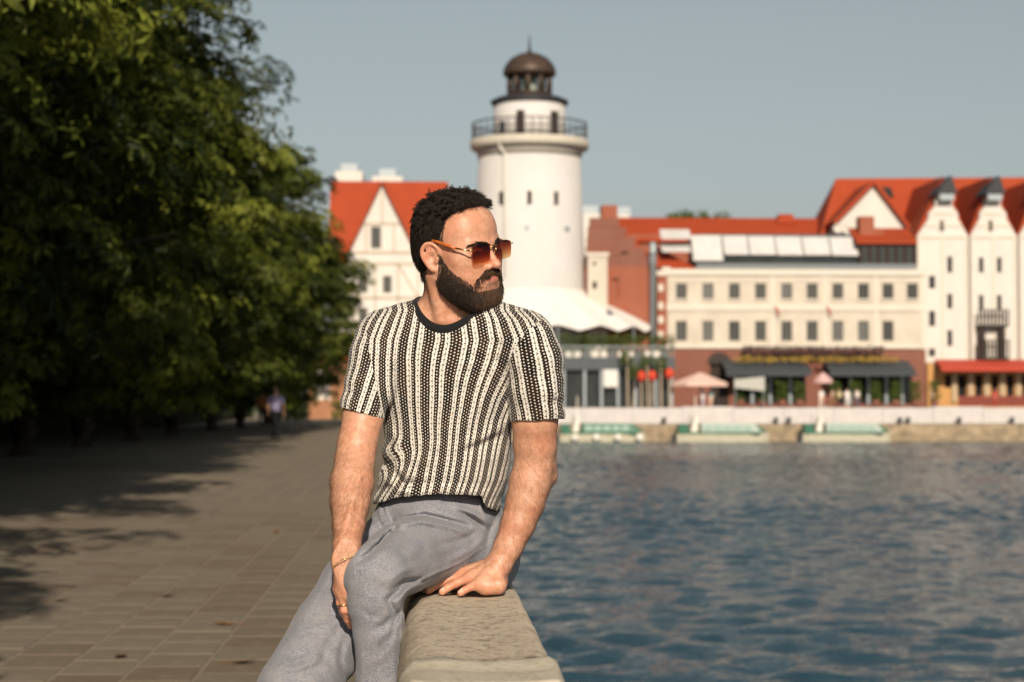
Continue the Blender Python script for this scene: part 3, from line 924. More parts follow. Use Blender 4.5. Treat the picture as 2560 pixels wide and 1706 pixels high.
# flags
for px_ in (1938, 2067):
    f = thing('flag', 'small red flag on the hotel wall ' + ('nearer the brick gable' if px_ < 2000 else 'nearer the tall white gables'), 'flag', px_, 783, YH, 'red flags on the hotel')
    xx, zz = W(px_, 783, YH)
    part(f, MB().tube([(xx + .35, YH - .25, zz - .5), (xx - .35, YH - 1.0, zz + .75)], .03, 6), 'staff', M_DARKWOOD)
    part(f, MB().add([(xx - .33, YH - 1.0, zz + .7), (xx + .05, YH - .6, zz + .05), (xx + .38, YH - .75, zz - .35), (xx + .12, YH - .95, zz + .35), (xx - .33, YH - .94, zz + .7), (xx + .05, YH - .54, zz + .05), (xx + .38, YH - .69, zz - .35), (xx + .12, YH - .89, zz + .35)],
         [(0, 1, 2, 3), (7, 6, 5, 4), (0, 4, 5, 1), (1, 5, 6, 2), (2, 6, 7, 3), (3, 7, 4, 0)]), 'cloth', M_FLAG)

# ---- long red roofed house behind the hotel, and the brick stepped gable
YL = 201.0
lg = thing('long_house', 'low house with a long plain red tiled roof behind the hotel terrace', 'building', 1800, 1022, YL)
q0, q1, r0, r1 = rect(1560, 2070, 586, 1022, YL)
part(lg, MB().box(q0, q1, YL, YL + 10, r0, r1), 'wall', M_BRICK)
m_ = MB(); slope_roof(m_, WX(1532, YL), WX(2080, YL), WZ(600, YL), WZ(545, YL + 5), YL - .4, YL + 5); slope_roof(m_, WX(1532, YL), WX(2080, YL), WZ(600, YL), WZ(545, YL + 5), YL + 10.4, YL + 5.01)
part(lg, m_, 'roof', M_ROOF)
q0, q1, r0, r1 = rect(1938, 1988, 537, 560, YL + 4)
part(lg, MB().prism([(q0, r0), (q0 + .4, r1), (q1 - .4, r1), (q1, r0)], YL + 3.4, YL + 5.4), 'dormer', M_ROOF)

YB = 188.6
bg = thing('brick_house', 'dark red brick house with stepped gable beside the lighthouse', 'building', 1560, 1022, YB)
sx0, sx1, sz0, sz1 = rect(1462, 1640, 640, 1022, YB)
slit = rect(1531, 1547, 696, 750, YB)
facade(bg, 'wall', sx0, sx1, sz0, WZ(668, YB), YB, [slit], M_BRICK, depth=11.5)
window(bg, *slit, YB, M_DARKWOOD, M_GLASS, False)
steps = [(1462, 1640, 668, 640), (1466, 1612, 640, 618), (1468, 1588, 618, 592), (1470, 1566, 592, 568), (1474, 1548, 568, 545)]
for k, (p0, p1, y0_, y1_) in enumerate(steps):
    q0, q1, r0, r1 = rect(p0, p1, y1_, y0_, YB)
    part(bg, MB().box(q0, q1, YB, YB + .6, r0 + .005, r1), 'gable_step', M_BRICKD)
q0, q1, r0, r1 = rect(1504, 1543, 514, 548, YB + 1)
part(bg, MB().box(q0, q1, YB + .7, YB + 2.6, r0 - 2.0, r1), 'chimney', M_BRICK)
m_ = MB(); m_.prism([(WX(1475, YB), WZ(668, YB)), (WX(1530, YB), WZ(545, YB)), (WX(1660, YB), WZ(668, YB))], YB + .61, YB + 11); part(bg, m_, 'roof', M_ROOF)
q0, q1, r0, r1 = rect(1542, 1562, 650, 668, YB)
part(bg, MB().lathe([(.36, -.04), (.36, .04)], (0, 0, 0), 16), 'round_vent', M_CREAM2)
bg.children[-1].rotation_euler = (math.pi/2, 0, 0); bg.children[-1].location = ((q0+q1)/2 - bg.location.x, YB - .05 - bg.location.y, (r0+r1)/2 - bg.location.z)
# cream stair turret
tu = thing('stair_turret', 'narrow cream plaster turret squeezed between lighthouse and brick gable', 'turret', 1494, 1022, 187.4)
q0, q1, r0, r1 = rect(1470, 1519, 640, 1022, 187.2)
o1, o2 = rect(1483, 1490, 655, 664, 187.2), rect(1481, 1492, 704, 722, 187.2)
facade(tu, 'wall', q0, q1, r0, r1, 187.2, [o1, o2], M_CREAM, thick=.3, depth=1.3)
for o_ in (o1, o2): window(tu, *o_, 187.2, M_DARKWOOD, M_GLASS, False)
part(tu, MB().box(q0 - .15, q1 + .15, 187.05, 188.5, r1 + .003, r1 + .3), 'cornice', M_CREAM2)
# steel flue
fl_ = thing('flue_pipe', 'tall grey steel flue standing at the hotel corner', 'pipe', 1633, 1022, YB - .6)
xx = WX(1633, YB - .6)
part(fl_, MB().lathe([(.30, Z_QUAY), (.30, WZ(665, YB)), (.36, WZ(664, YB)), (.36, WZ(612, YB)), (.12, WZ(606, YB))], (xx, YB - .6, 0), 16), 'pipe', M_GREYM, True)
part(fl_, MB().lathe([(.40, WZ(640, YB)), (.40, WZ(636, YB))], (xx, YB - .6, 0), 16), 'collar', M_DGREY)

# ---- the gabled houses at the right
def tall_gable(label, pxl, pxr, apx, wins, Y, with_balcony):
    o = thing('gabled_house', label, 'building', (pxl + pxr) / 2, 1022, Y, 'tall white gabled houses')
    x0, x1, z0, z1 = rect(pxl, pxr, 592, 907, Y)
    xa, za = W(apx, 497, Y)
    ops = [rect(*w, Y) for w in wins]
    wall_ops = [q for q in ops if q[3] < z1]
    facade(o, 'wall', x0, x1, z0, z1, Y, wall_ops, M_WHITE, depth=14)
    # stepped ogee gable in three tiers
    def lerp(f): return x0 + (xa - x0) * f, x1 + (xa - x1) * f
    tiers = [(0.0, .34, 0.0), (.36, .70, .02), (.72, .93, .03)]
    prev = z1
    H = za - z1
    poly = [(x0, z1 + .004), (x1, z1 + .004), (lerp(.42)[1], z1 + H*.46), (lerp(.44)[1], z1 + H*.62), (lerp(.66)[1], z1 + H*.80), (lerp(.68)[1], za), (lerp(.68)[0], za), (lerp(.66)[0], z1 + H*.80), (lerp(.44)[0], z1 + H*.62), (lerp(.42)[0], z1 + H*.46)]
    part(o, MB().prism(poly, Y, Y + .5), 'gable', M_WHITE)
    for f, w_ in ((0.0, .12), (.30, .10), (.62, .10)):
        l, r = lerp(f * .95 if f else 0)
        part(o, MB().box(l + .05, r - .05, Y - w_, Y - .004, z1 + H*f - .12, z1 + H*f + .12), 'cornice', M_CREAM2)
    for q in wall_ops: window(o, *q, Y, M_DARKWOOD, M_GLASS, False)
    for q in ops:
        if q[3] >= z1:
            w_ = part(o, MB().box(q[0] - .08, q[1] + .08, Y - .08, Y - .004, q[2] - .08, q[3] + .08), 'window', M_BEAM)
            part(w_, MB().box(q[0], q[1], Y - .11, Y - .082, q[2], q[3]), 'pane', M_BLACK)
    for f in (.0, .5, 1.0):
        xx = x0 + .18 + (x1 - x0 - .36) * f
        part(o, MB().box(xx - .14, xx + .14, Y - .1, Y - .005, z0, z1 - .13), 'pilaster', M_CREAM2)
    # hoist hood at the peak
    q0, q1, r0, r1 = rect(apx - 14, apx + 22, 470, 497, Y - .6)
    part(o, MB().box(q0, q1, Y - 1.0, Y + .8, WZ(500, Y), WZ(483, Y)), 'hoist_box', M_GREYM)
    part(o, MB().prism([(q0 - .3, WZ(484, Y)), (q1 + .3, WZ(484, Y)), ((q0 + q1) / 2 + .45, WZ(440, Y)), ((q0 + q1) / 2 + .2, WZ(440, Y))], Y - 1.1, Y + 2.5), 'hoist_hood', M_IRON)
    # roof running back from the gable
    m = MB()
    zr = WZ(435, Y)
    xm = xa + .1
    m.add([(x0 - .1, Y + .52, z1), (xm, Y + .9, zr), (x1 + .1, Y + .52, z1), (x0 - .1, Y + 15, z1), (xm, Y + 15, zr), (x1 + .1, Y + 15, z1)], [(0, 1, 4, 3), (1, 2, 5, 4), (0, 2, 1), (3, 4, 5), (0, 3, 5, 2)])
    part(o, m, 'roof', M_ROOF)
    if with_balcony:
        for (b0, b1, c0, c1) in ((2446, 2520, 774, 818), (2446, 2522, 850, 900)):
            q0, q1, r0, r1 = rect(b0, b1, c0, c1, Y - .9)
            part(o, MB().box(q0, q1, Y - 1.1, Y - .11, r0, r0 + .2), 'balcony_floor', M_DARKWOOD)
            for k in range(9):
                xx = q0 + .04 + (q1 - q0 - .08) * k / 8
                part(o, MB().box(xx - .09, xx + .09, Y - 1.08, Y - 1.0, r0 + .2, r1 - .1), 'baluster', M_DARKWOOD)
            part(o, MB().box(q0 - .05, q1 + .05, Y - 1.14, Y - .98, r1 - .1, r1), 'handrail', M_DARKWOOD)
        for px_ in (2453, 2503):
            q0, q1, r0, r1 = rect(px_ - 8, px_ + 8, 818, 905, Y - .5)
            part(o, MB().box(q0, q1, Y - .9, Y - .5, r0, r1), 'balcony_post', M_DARKWOOD)
    return o
YG = 191.0
tall_gable('tall white gabled house next to the cream hotel, single window column', 2292, 2423, 2361, [(2350, 2358, 553, 577), (2368, 2381, 642, 682), (2368, 2381, 735, 772), (2368, 2381, 826, 866), (2322, 2338, 690, 722), (2322, 2338, 778, 816), (2322, 2338, 872, 892)], YG, False)
tall_gable('tall white gabled house with dark wooden balconies', 2425, 2545, 2481, [(2472, 2480, 553, 577), (2447, 2459, 644, 682), (2492, 2504, 644, 682), (2447, 2459, 738, 775), (2492, 2504, 738, 775)], YG, True)
tall_gable('tall white gabled house cut by the picture edge', 2547, 2670, 2606, [(2600, 2608, 553, 577), (2572, 2584, 644, 682), (2615, 2628, 644, 682), (2572, 2584, 738, 775)], YG, False)
# arcade under a red awning
ad = thing('arcade_cafe', 'ochre arcade with a long red awning below the white gables', 'cafe', 2440, 1022, YG - 1)
q0, q1, r0, r1 = rect(2318, 2680, 908, 1022, YG - .6)
aops = [rect(a, b, 938, 992, YG - .6) for a, b in ((2394, 2417), (2437, 2457), (2478, 2496), (2516, 2535), (2555, 2575), (2596, 2616))] + [rect(2362, 2378, 938, 970, YG - .6)]
facade(ad, 'wall', q0, q1, r0, r1, YG - .6, aops, M_OCHRE, thick=.4, depth=.55)
for o_ in aops: part(ad, MB().box(o_[0], o_[1], YG - .30, YG - .26, o_[2], o_[3]), 'doorway', M_BLACK)
for c in (2386, 2427, 2467, 2506, 2546):
    s0, s1, u0_, u1_ = rect(c - 6, c + 6, 930, 1005, YG - .8)
    part(ad, MB().box(s0, s1, YG - .9, YG - .605, u0_, u1_), 'pillar', plain('pillar_stone', (.46, .36, .24), .85) if c == 2386 else bpy.data.materials['pillar_stone'])
q0, q1, r0, r1 = rect(2348, 2680, 906, 929, YG - 2.5)
part(ad, MB().prism_x([(YG - .62, r1 + .3), (YG - 3.2, r0 + .42), (YG - 3.2, r0), (YG - 3.1, r0), (YG - .62, r1 + .15)], q0, q1), 'awning', M_REDAWN)
q0, q1, r0, r1 = rect(2395, 2680, 990, 1016, YG - 3)
part(ad, MB().box(q0, q1, YG - 3.2, YG - 3.1, r0, r1), 'red_fence', plain('red_fence', (.20, .05, .035), .8, .2))

# ---- big roofed house behind
YR = 200.0
rh_ = thing('big_roof_house', 'house with huge red tiled roof and white front gable behind the hotel', 'building', 2230, 1022, YR)
(xl, zl), (xtl, ztl), (xtr, ztr) = W(2046, 562, YR), W(2090, 447, YR + 5), W(2720, 432, YR + 5)
m_ = MB(); m_.add([(xl, YR - .3, zl - 1.5), (xtl, YR + 5, ztl), (xtr, YR + 5, ztl + .3), (xtr, YR - .3, zl - 1.5), (xl, YR + 10, zl - 1.5), (xtr, YR + 10, zl - 1.5)], [(0, 3, 2, 1), (4, 1, 2, 5), (0, 1, 4), (3, 5, 2), (0, 4, 5, 3)])
part(rh_, m_, 'roof', M_ROOF)
part(rh_, MB().box(xl + .4, xtr - .4, YR, YR + 9.6, Z_QUAY, zl - 1.52), 'wall', M_WHITE)
YR2 = 197.0
ga, gb, gc = W(2182, 462, YR2), W(2092, 556, YR2), W(2292, 606, YR2)
gz = W(2182, 620, YR2)[1]
part(rh_, MB().prism([(gb[0], gb[1]), (gb[0], gz), (gc[0], gz), (gc[0], gc[1]), (ga[0], ga[1])], YR2, YR2 + 6), 'front_gable', M_WHITE)
m_ = MB()
for (e0, e1) in ((gb, ga), (ga, gc)):
    dx, dz = e1[0] - e0[0], e1[1] - e0[1]; L = math.hypot(dx, dz); nx, nz = -dz / L * .35, dx / L * .35
    ext = .06
    m_.prism([(e0[0] - dx * ext * (e0 is gb), e0[1] - dz * ext * (e0 is gb)), (e1[0] + dx * ext * (e1 is gc), e1[1] + dz * ext * (e1 is gc)), (e1[0] + nx + dx * ext * (e1 is gc), e1[1] + nz + dz * ext * (e1 is gc)), (e0[0] + nx - dx * ext * (e0 is gb), e0[1] + nz - dz * ext * (e0 is gb))], YR2 - .7, YR2 + 7)
part(rh_, m_, 'gable_roof', M_ROOF)
q0, q1, r0, r1 = rect(2216, 2240, 460, 492, YR)
part(rh_, MB().prism_x([(YR + 1.0, WZ(490, YR)), (YR + 2.4, WZ(462, YR)), (YR + 2.3, WZ(460, YR)), (YR + .9, WZ(488, YR))][::-1], q0, q1), 'skylight', M_GLASS)
for px_ in (2093, 2112):  # two blurred glints on the roof edge, built as pale solids
    sp = thing('roof_glint', 'bright glint built as a pale dish on the roof edge, ' + ('the one nearer the lighthouse' if px_ < 2100 else 'the one nearer the white gable'), 'disc', px_, 575, YR2 - 1, 'glints on the roof edge')
    xx, zz = W(px_, 570, YR2 - 1.0)
    part(sp, MB().lathe([(.05, 0), (.30, .05), (.42, .13), (.40, .14), (.28, .08), (.05, .04)], (0, 0, 0), 20), 'disc', M_FRAMEW, True)
    d_ = sp.children[0]; d_.location = (xx - sp.location.x, YR2 - 1.0 - sp.location.y, zz - sp.location.z); d_.data.transform(Matrix.Translation(sp.location)); d_.rotation_euler = (math.pi/2 + .3, 0, 0)
    part(sp, MB().tube([(xx, YR2 - .95, zz - .35), (xx, YR2 - .7, zz - 1.6)], .05, 6), 'bracket', M_GREYM)

# ---- half-timbered house left of the tower
YA = 192.0
ha = thing('timbered_house', 'white half timbered house with steep red roof between trees and the man', 'building', 980, 1022, YA)
xa, za = W(955, 458, YA); xl, zl = W(872, 632, YA); xr, zr = W(1041, 632, YA)
wl_ops = [rect(897, 919, 688, 731, YA), rect(957, 979, 690, 733, YA), rect(897, 919, 770, 812, YA), rect(957, 979, 770, 812, YA)]
facade(ha, 'wall', xl, WX(1085, YA), Z_QUAY, zl, YA, wl_ops, M_WHITE, depth=12)
for o_ in wl_ops: window(ha, *o_, YA, M_FRAME, M_CURT)
part(ha, MB().prism([(xl, zl + .004), (xr, zl + .004), (xa, za)], YA, YA + 12), 'gable', M_WHITE)
q = rect(930, 950, 569, 618, YA)
w_ = part(ha, MB().box(q[0] - .1, q[1] + .1, YA - .1, YA - .004, q[2] - .1, q[3] + .1), 'window', M_FRAME); part(w_, MB().box(q[0], q[1], YA - .13, YA - .102, q[2], q[3]), 'pane', M_CURT)
def beam(a, b, w=.14):
    (xa_, za_), (xb_, zb_) = a, b
    dx, dz = xb_ - xa_, zb_ - za_; L = math.hypot(dx, dz); nx, nz = -dz / L * w / 2, dx / L * w / 2
    part(ha, MB().prism([(xa_ - nx, za_ - nz), (xb_ - nx, zb_ - nz), (xb_ + nx, zb_ + nz), (xa_ + nx, za_ + nz)], YA - .06, YA - .005), 'timber', M_BEAM)
beam(W(885, 632, YA), W(1060, 632, YA), .22); beam(W(908, 560, YA), W(1004, 560, YA), .18); beam(W(880, 660, YA), W(1070, 660, YA), .18); beam(W(880, 745, YA), W(1075, 745, YA), .2)
for c in (885, 938, 995, 1046): beam(W(c, 660, YA), W(c, 745, YA)); beam(W(c, 745, YA), W(c, 830, YA))
for c in (915, 985): beam(W(c, 562, YA), W(c, 630, YA))
beam(W(995, 660, YA), W(1046, 745, YA)); beam(W(955, 480, YA), W(955, 560, YA))
m_ = MB()
for (e0, e1) in (((xl, zl), (xa, za)), ((xa, za), (xr, zr))):
    dx, dz = e1[0] - e0[0], e1[1] - e0[1]; L = math.hypot(dx, dz); nx, nz = -dz / L * .4, dx / L * .4
    m_.prism([e0, e1, (e1[0] + nx, e1[1] + nz), (e0[0] + nx, e0[1] + nz)], YA - .7, YA + 12.5)
part(ha, m_, 'gable_roof', M_ROOF)
m_ = MB(); (xk0, zk0), (xk1, zk1) = W(826, 452, YA + 5), W(1120, 452, YA + 5)
slope_roof(m_, xk0, xk1, WZ(640, YA + .5), zk0, YA + .6, YA + 5.5); slope_roof(m_, xk0, xk1, WZ(640, YA), zk0, YA + 11, YA + 5.51)
part(ha, m_, 'main_roof', M_ROOF)
part(ha, MB().box(WX(1041, YA) + .1, xk1 - .3, YA + .8, YA + 11, Z_QUAY, WZ(640, YA) - .3), 'side_wall', M_WHITE)
lh = thing('low_house', 'plain white house with low red roof between the timbered house and the lighthouse', 'building', 1150, 1022, 196)
q0, q1, r0, r1 = rect(1105, 1230, 690, 1022, 196)
lo_ = [rect(c - 9, c + 9, y_, y_ + 34, 196) for c in (1128, 1160, 1194) for y_ in (720, 800, 880)]
facade(lh, 'wall', q0, q1, r0, r1, 196, lo_, M_WHITE, depth=9)
for o_ in lo_: window(lh, *o_, 196, M_FRAME, M_CURT)
m_ = MB(); slope_roof(m_, q0 - .3, q1 + .3, r1, r1 + 3.2, 195.6, 200.4); slope_roof(m_, q0 - .3, q1 + .3, r1, r1 + 3.2, 205.4, 200.41); part(lh, m_, 'roof', M_ROOF)
# pale blocks far behind
for k, (p0, p1, yy, lab) in enumerate(((838, 905, 428, 'pale flat roofed block rising behind the red roof near the trees'), (930, 1005, 441, 'low pale block behind the red roof near the man'), (1458, 1500, 534, 'white block far behind the lighthouse'), (1545, 1575, 537, 'white block far behind the brick chimney'))):
    o = thing('apartment_block', lab, 'building', (p0 + p1) / 2, 1022, 330, 'far pale blocks')
    q0, q1, r0, r1 = rect(p0, p1, yy, 1010, 330)
    part(o, MB().box(q0, q1, 330, 345, r0, r1), 'wall', M_WHITE)
    part(o, MB().box((q0 + q1)/2 - 1.4, (q0 + q1)/2 + 1.4, 333, 338, r1 + .005, r1 + 1.6), 'roof_hut', M_GREYM)
for k, px_ in enumerate((1700, 1722, 1792)):
    o = thing('far_tree', 'tree top showing over the long red roof, ' + ('nearest the brick chimney', 'second from the brick chimney', 'third from the brick chimney')[k], 'tree', px_, 1000, 250, 'tree tops over the long roof')
    xx, zz = W(px_, 545, 250)
    scatter_leaves(o, 'crown', xx - 1.6, xx + 1.6, 248, 252, zz - 4, zz + .6, 260, .7, M_PLANT, 50 + k)
    part(o, MB().tube([(xx, 250, -1), (xx, 250, zz - 1)], [.5, .2], 8), 'trunk', M_BARK)

# ---- cafe pavilion under the tents
YC = 183.0
cf = thing('cafe_pavilion', 'dark grey glass cafe pavilion with planted roof terrace beside the tents', 'cafe', 1540, 1022, YC)
q0, q1, r0, r1 = rect(1392, 1688, 893, 925, YC)
part(cf, MB().box(q0, q1, YC, YC + 3.6, r0, r1), 'fascia', M_DGREY)
part(cf, MB().box(q0 + .3, q1 - .3, YC + .8, YC + 3.5, Z_QUAY, r0 - .01), 'glass_room', plain('cafe_glass', (.022, .026, .026), .25, .5, .7))
for c in (1394, 1410, 1462, 1504, 1545, 1590, 1640, 1680):
    s0, s1, u0_, u1_ = rect(c - 3, c + 3, 925, 1018, YC)
    part(cf, MB().box(s0, s1, YC + .1, YC + .35, u0_, r0 - .004), 'column', M_GREYM)
for k in range(13):
    c = 1400 + k * 22
    s0, s1, u0_, u1_ = rect(c - 8, c + 8, 868, 892, YC)
    pl = part(cf, MB().box(s0, s1, YC + .2, YC + .75, r1 + .003, r1 + .55), 'planter', M_FRAMEW if k % 3 else M_DGREY)
scatter_leaves(cf, 'terrace_plants', q0, q1, YC + .1, YC + 1.0, r1 + .4, WZ(838, YC), 900, .3, M_PLANT, 31)
for k in range(30):
    xx = q0 + (q1 - q0) * (k + .5) / 30
    part(cf, MB().box(xx - .03, xx + .03, YC + .05, YC + .1, r1, r1 + .95), 'baluster', M_GREYM)
part(cf, MB().box(q0, q1, YC + .03, YC + .12, r1 + .95, r1 + 1.02), 'handrail', M_GREYM)
sg = thing('sign_board', 'blank white sign board hanging on the dark cafe pavilion', 'sign', 1525, 945, YC)
s0, s1, u0_, u1_ = rect(1509, 1543, 926, 968, YC)
part(sg, MB().box(s0, s1, YC - .12, YC - .02, u0_, u1_), 'panel', M_CANVAS); part(sg, MB().box(s0 - .06, s1 + .06, YC - .08, YC - .03, u1_ + .001, u1_ + .08), 'top_rail', M_GREYM)
# festive poles with red tulips
for k, (c, hgt, lean) in enumerate(((1568, 890, .25), (1586, 925, -.3), (1603, 945, .1), (1618, 900, .3), (1630, 944, -.2), (1652, 905, .1), (1673, 938, .15))):
    o = thing('wooden_pole', ('first', 'second', 'third', 'fourth', 'fifth', 'sixth', 'seventh')[k] + ' crooked pale wooden pole from the man beside the cafe', 'pole', c, 1022, YC - 1.2, 'crooked poles by the cafe')
    xx, zz = W(c, hgt, YC - 1.2)
    part(o, MB().tube([(xx + lean, YC - 1.2, Z_QUAY), (xx + lean*.2, YC - 1.2, Z_QUAY + 1.8), (xx, YC - 1.2, zz)], [.10, .09, .06], 7), 'stem', M_BEAM, True)
    if k in (2, 4, 6):
        part(o, MB().lathe([(.08, -.1), (.40, .15), (.46, .5), (.30, .85), (.1, .95)], (xx, YC - 1.2, zz - .3), 14), 'flower', M_FLAG, True)
    else:
        scatter_leaves(o, 'leaf_tuft', xx - .5, xx + .5, YC - 1.6, YC - .8, zz - .7, zz + .4, 60, .35, M_PLANT, 70 + k)
# parasols, boards
def parasol(label, c, y_top, y_rim, half, mat, Y, group='parasols on the far quay'):
    o = thing('parasol', label, 'parasol', c, 1022, Y, group)
    xx, zt = W(c, y_top, Y); zr_ = WZ(y_rim, Y); R_ = half / (FPX / Y)
    vs, fs = [(xx, Y, zt)], []
    for k in range(8):
        a = 2*math.pi*k/8 + .2
        vs.append((xx + R_*math.cos(a), Y + R_*math.sin(a), zr_)); vs.append((xx + R_*math.cos(a), Y + R_*math.sin(a), zr_ - .3))
    for k in range(8):
        a, b = 1 + 2*k, 1 + 2*((k+1) % 8)
        fs += [(0, a, b), (a, a+1, b+1, b)]
    part(o, MB().add(vs, fs), 'canopy', mat)
    part(o, MB().tube([(xx, Y, Z_TERR), (xx, Y, zt)], .06, 8), 'pole', M_DARKWOOD)
    part(o, MB().lathe([(.45, Z_TERR), (.45, Z_TERR + .12)], (xx, Y, 0), 14), 'base', M_GREYM)
parasol('wide pale pink parasol in front of the brick arch', 1750, 931, 958, 74, plain('pink_canvas', (.72, .50, .42), .8, .06), 182.6)
parasol('small faded pink parasol between the two dark awnings', 2058, 930, 950, 24, plain('rose_canvas', (.62, .40, .38), .8, .1), 182.8)
o = thing('windbreak_screen', 'pale canvas windbreak screen right of the pink parasol', 'screen', 1874, 1000, 183.2)
s0, s1, u0_, u1_ = rect(1836, 1912, 942, 978, 183.2)
part(o, MB().prism([(s0, u0_ + .3), (s1, u0_), (s1, u1_), (s0, u1_ - .25)], 183.2, 183.26), 'canvas', plain('grey_canvas', (.42, .42, .38), .8, .08))
for xx in (s0 + .1, s1 - .1): part(o, MB().tube([(xx, 183.3, Z_TERR), (xx, 183.3, u1_)], .05, 6), 'post', M_GREYM)
for k, px_ in enumerate((1850, 1905, 1955, 2000, 2090, 2140, 2190, 2240, 2290, 2336)):
    o = thing('potted_shrub', ('first', 'second', 'third', 'fourth', 'fifth', 'sixth', 'seventh', 'eighth', 'ninth', 'tenth')[k] + ' potted shrub along the hotel terrace, counted from the pink parasol', 'plant', px_, 1022, 184.5, 'potted shrubs along the terrace')
    xx = WX(px_, 184.5)
    part(o, MB().lathe([(.30, Z_TERR), (.42, Z_TERR + .7), (.36, Z_TERR + .7)], (xx, 184.5, 0), 12), 'pot', M_BRICKD, True)
    scatter_leaves(o, 'foliage', xx - .45, xx + .45, 184.1, 184.9, Z_TERR + .6, Z_TERR + 2.4, 120, .3, M_PLANT, 90 + k)

# ---- three green tour boats
def boat(label, px0, px1, lay, Y):
    o = thing('tour_boat', label, 'boat', (px0 + px1) / 2, 1104, Y, 'green tour boats moored at the quay')
    xL, xR = WX(px0, Y), WX(px1, Y); z = Z_WATER; L = xR - xL
    hull = []
    secs = [(0, .85, .05), (.06, 1.05, 0), (.75, 1.05, 0), (.92, .6, .05), (1.0, .06, .25)]
    vs, fs = [], []
    for f, w, r in secs:
        x = xL + f * L
        for yy, zz in ((-w, .75 + r), (-w * .8, -.15), (w * .8, -.15), (w, .75 + r)):
            vs.append((x, Y + yy, z + zz))
    for i in range(len(secs) - 1):
        for k in range(3): fs.append((i*4+k, i*4+k+1, (i+1)*4+k+1, (i+1)*4+k))
        fs.append((i*4+3, i*4, (i+1)*4, (i+1)*4+3))
    fs += [(0, 1, 2, 3)[::-1], tuple(len(vs) - 4 + k for k in range(4))]
    part(o, MB().add(vs, fs), 'hull', plain('boat_hull', (.50, .47, .36), .5, .15) if 'boat_hull' not in bpy.data.materials else bpy.data.materials['boat_hull'], False)
    part(o, MB().box(xL + .03*L, xL + .9*L, Y - 1.12, Y + 1.12, z + .76, z + .92), 'stripe', M_GREENB)
    vs2 = [(xL + .26*L, Y - .95, z + .93), (xL + .90*L, Y - .95, z + .93), (xL + .90*L, Y + .95, z + .93), (xL + .26*L, Y + .95, z + .93), (xL + .26*L, Y - .85, z + 1.72), (xL + .84*L, Y - .85, z + 1.66), (xL + .84*L, Y + .85, z + 1.66), (xL + .26*L, Y + .85, z + 1.72)]
    part(o, MB().add(vs2, [(0, 3, 2, 1), (4, 5, 6, 7), (0, 1, 5, 4), (1, 2, 6, 5), (2, 3, 7, 6), (3, 0, 4, 7)]), 'cabin', M_BGLASS if lay else M_GREENB)
    for k in range(5):
        a = .29 + .107 * k
        w_ = part(o, MB().box(xL + a*L, xL + (a + .085)*L, Y - .99, Y - .92, z + 1.02, z + 1.50), 'window', plain('boat_window', (.30, .42, .36), .15, .1) if 'boat_window' not in bpy.data.materials else bpy.data.materials['boat_window'])
    part(o, MB().prism([(xL + .84*L, z + 1.67), (xL + .84*L, z + .93), (xL + .985*L, z + .98)], Y - .55, Y + .55), 'bow_deck', M_GREENB)
    part(o, MB().box(xL + .02*L, xL + .12*L, Y - .85, Y + .85, z + .93, z + 1.62), 'stern_canopy', M_GREENB)
    part(o, MB().prism([(xL + .15*L, z + .93), (xL + .225*L, z + .93), (xL + .225*L, z + 2.25), (xL + .19*L, z + 2.25)], Y - .6, Y + .6), 'windshield_glint', M_FRAMEW)  # windshield wedge; its white stands for the glints on the glass
    part(o, MB().tube([(xL + .21*L, Y, z + 2.25), (xL + .21*L, Y, z + 4.1)], .05, 6), 'mast', M_FRAMEW)
    part(o, MB().box(xL - .35, xL + .12, Y - .3, Y + .3, z - .2, z + .75), 'outboard_motor', M_IRON)
    return o, xL, xR
b1, xa_, xb_ = boat('dark green tour boat with white ball fenders nearest the man', 1398, 1612, False, 177.6)
boat('pale green tour boat moored between the other two boats', 1690, 1920, True, 177.6)
boat('pale green tour boat moored farthest from the man', 2003, 2224, True, 177.6)
for k in range(4):
    xx = WX(1437 + 54 * k, 176.3)
    part(b1, MB().lathe([(.05, -.36), (.28, -.26), (.38, 0), (.28, .26), (.05, .36)], (xx, 176.3, Z_WATER + .42), 14), 'fender', M_FRAMEW, True)
for k, px_ in enumerate((1660, 1940, 1972, 2250, 2270, 2398, 2530)):
    o = thing('bollard', ('first', 'second', 'third', 'fourth', 'fifth', 'sixth', 'seventh')[k] + ' iron mooring bollard on the far quay counted from the man', 'bollard', px_, 1066, Y_QUAY - .2, 'mooring bollards')
    xx = WX(px_, Y_QUAY - .2)
    part(o, MB().lathe([(.22, Z_QUAY - .2), (.16, Z_QUAY + .1), (.16, Z_QUAY + .35), (.26, Z_QUAY + .42), (.2, Z_QUAY + .55)], (xx, Y_QUAY - .2, 0), 12), 'post', M_IRON, True)

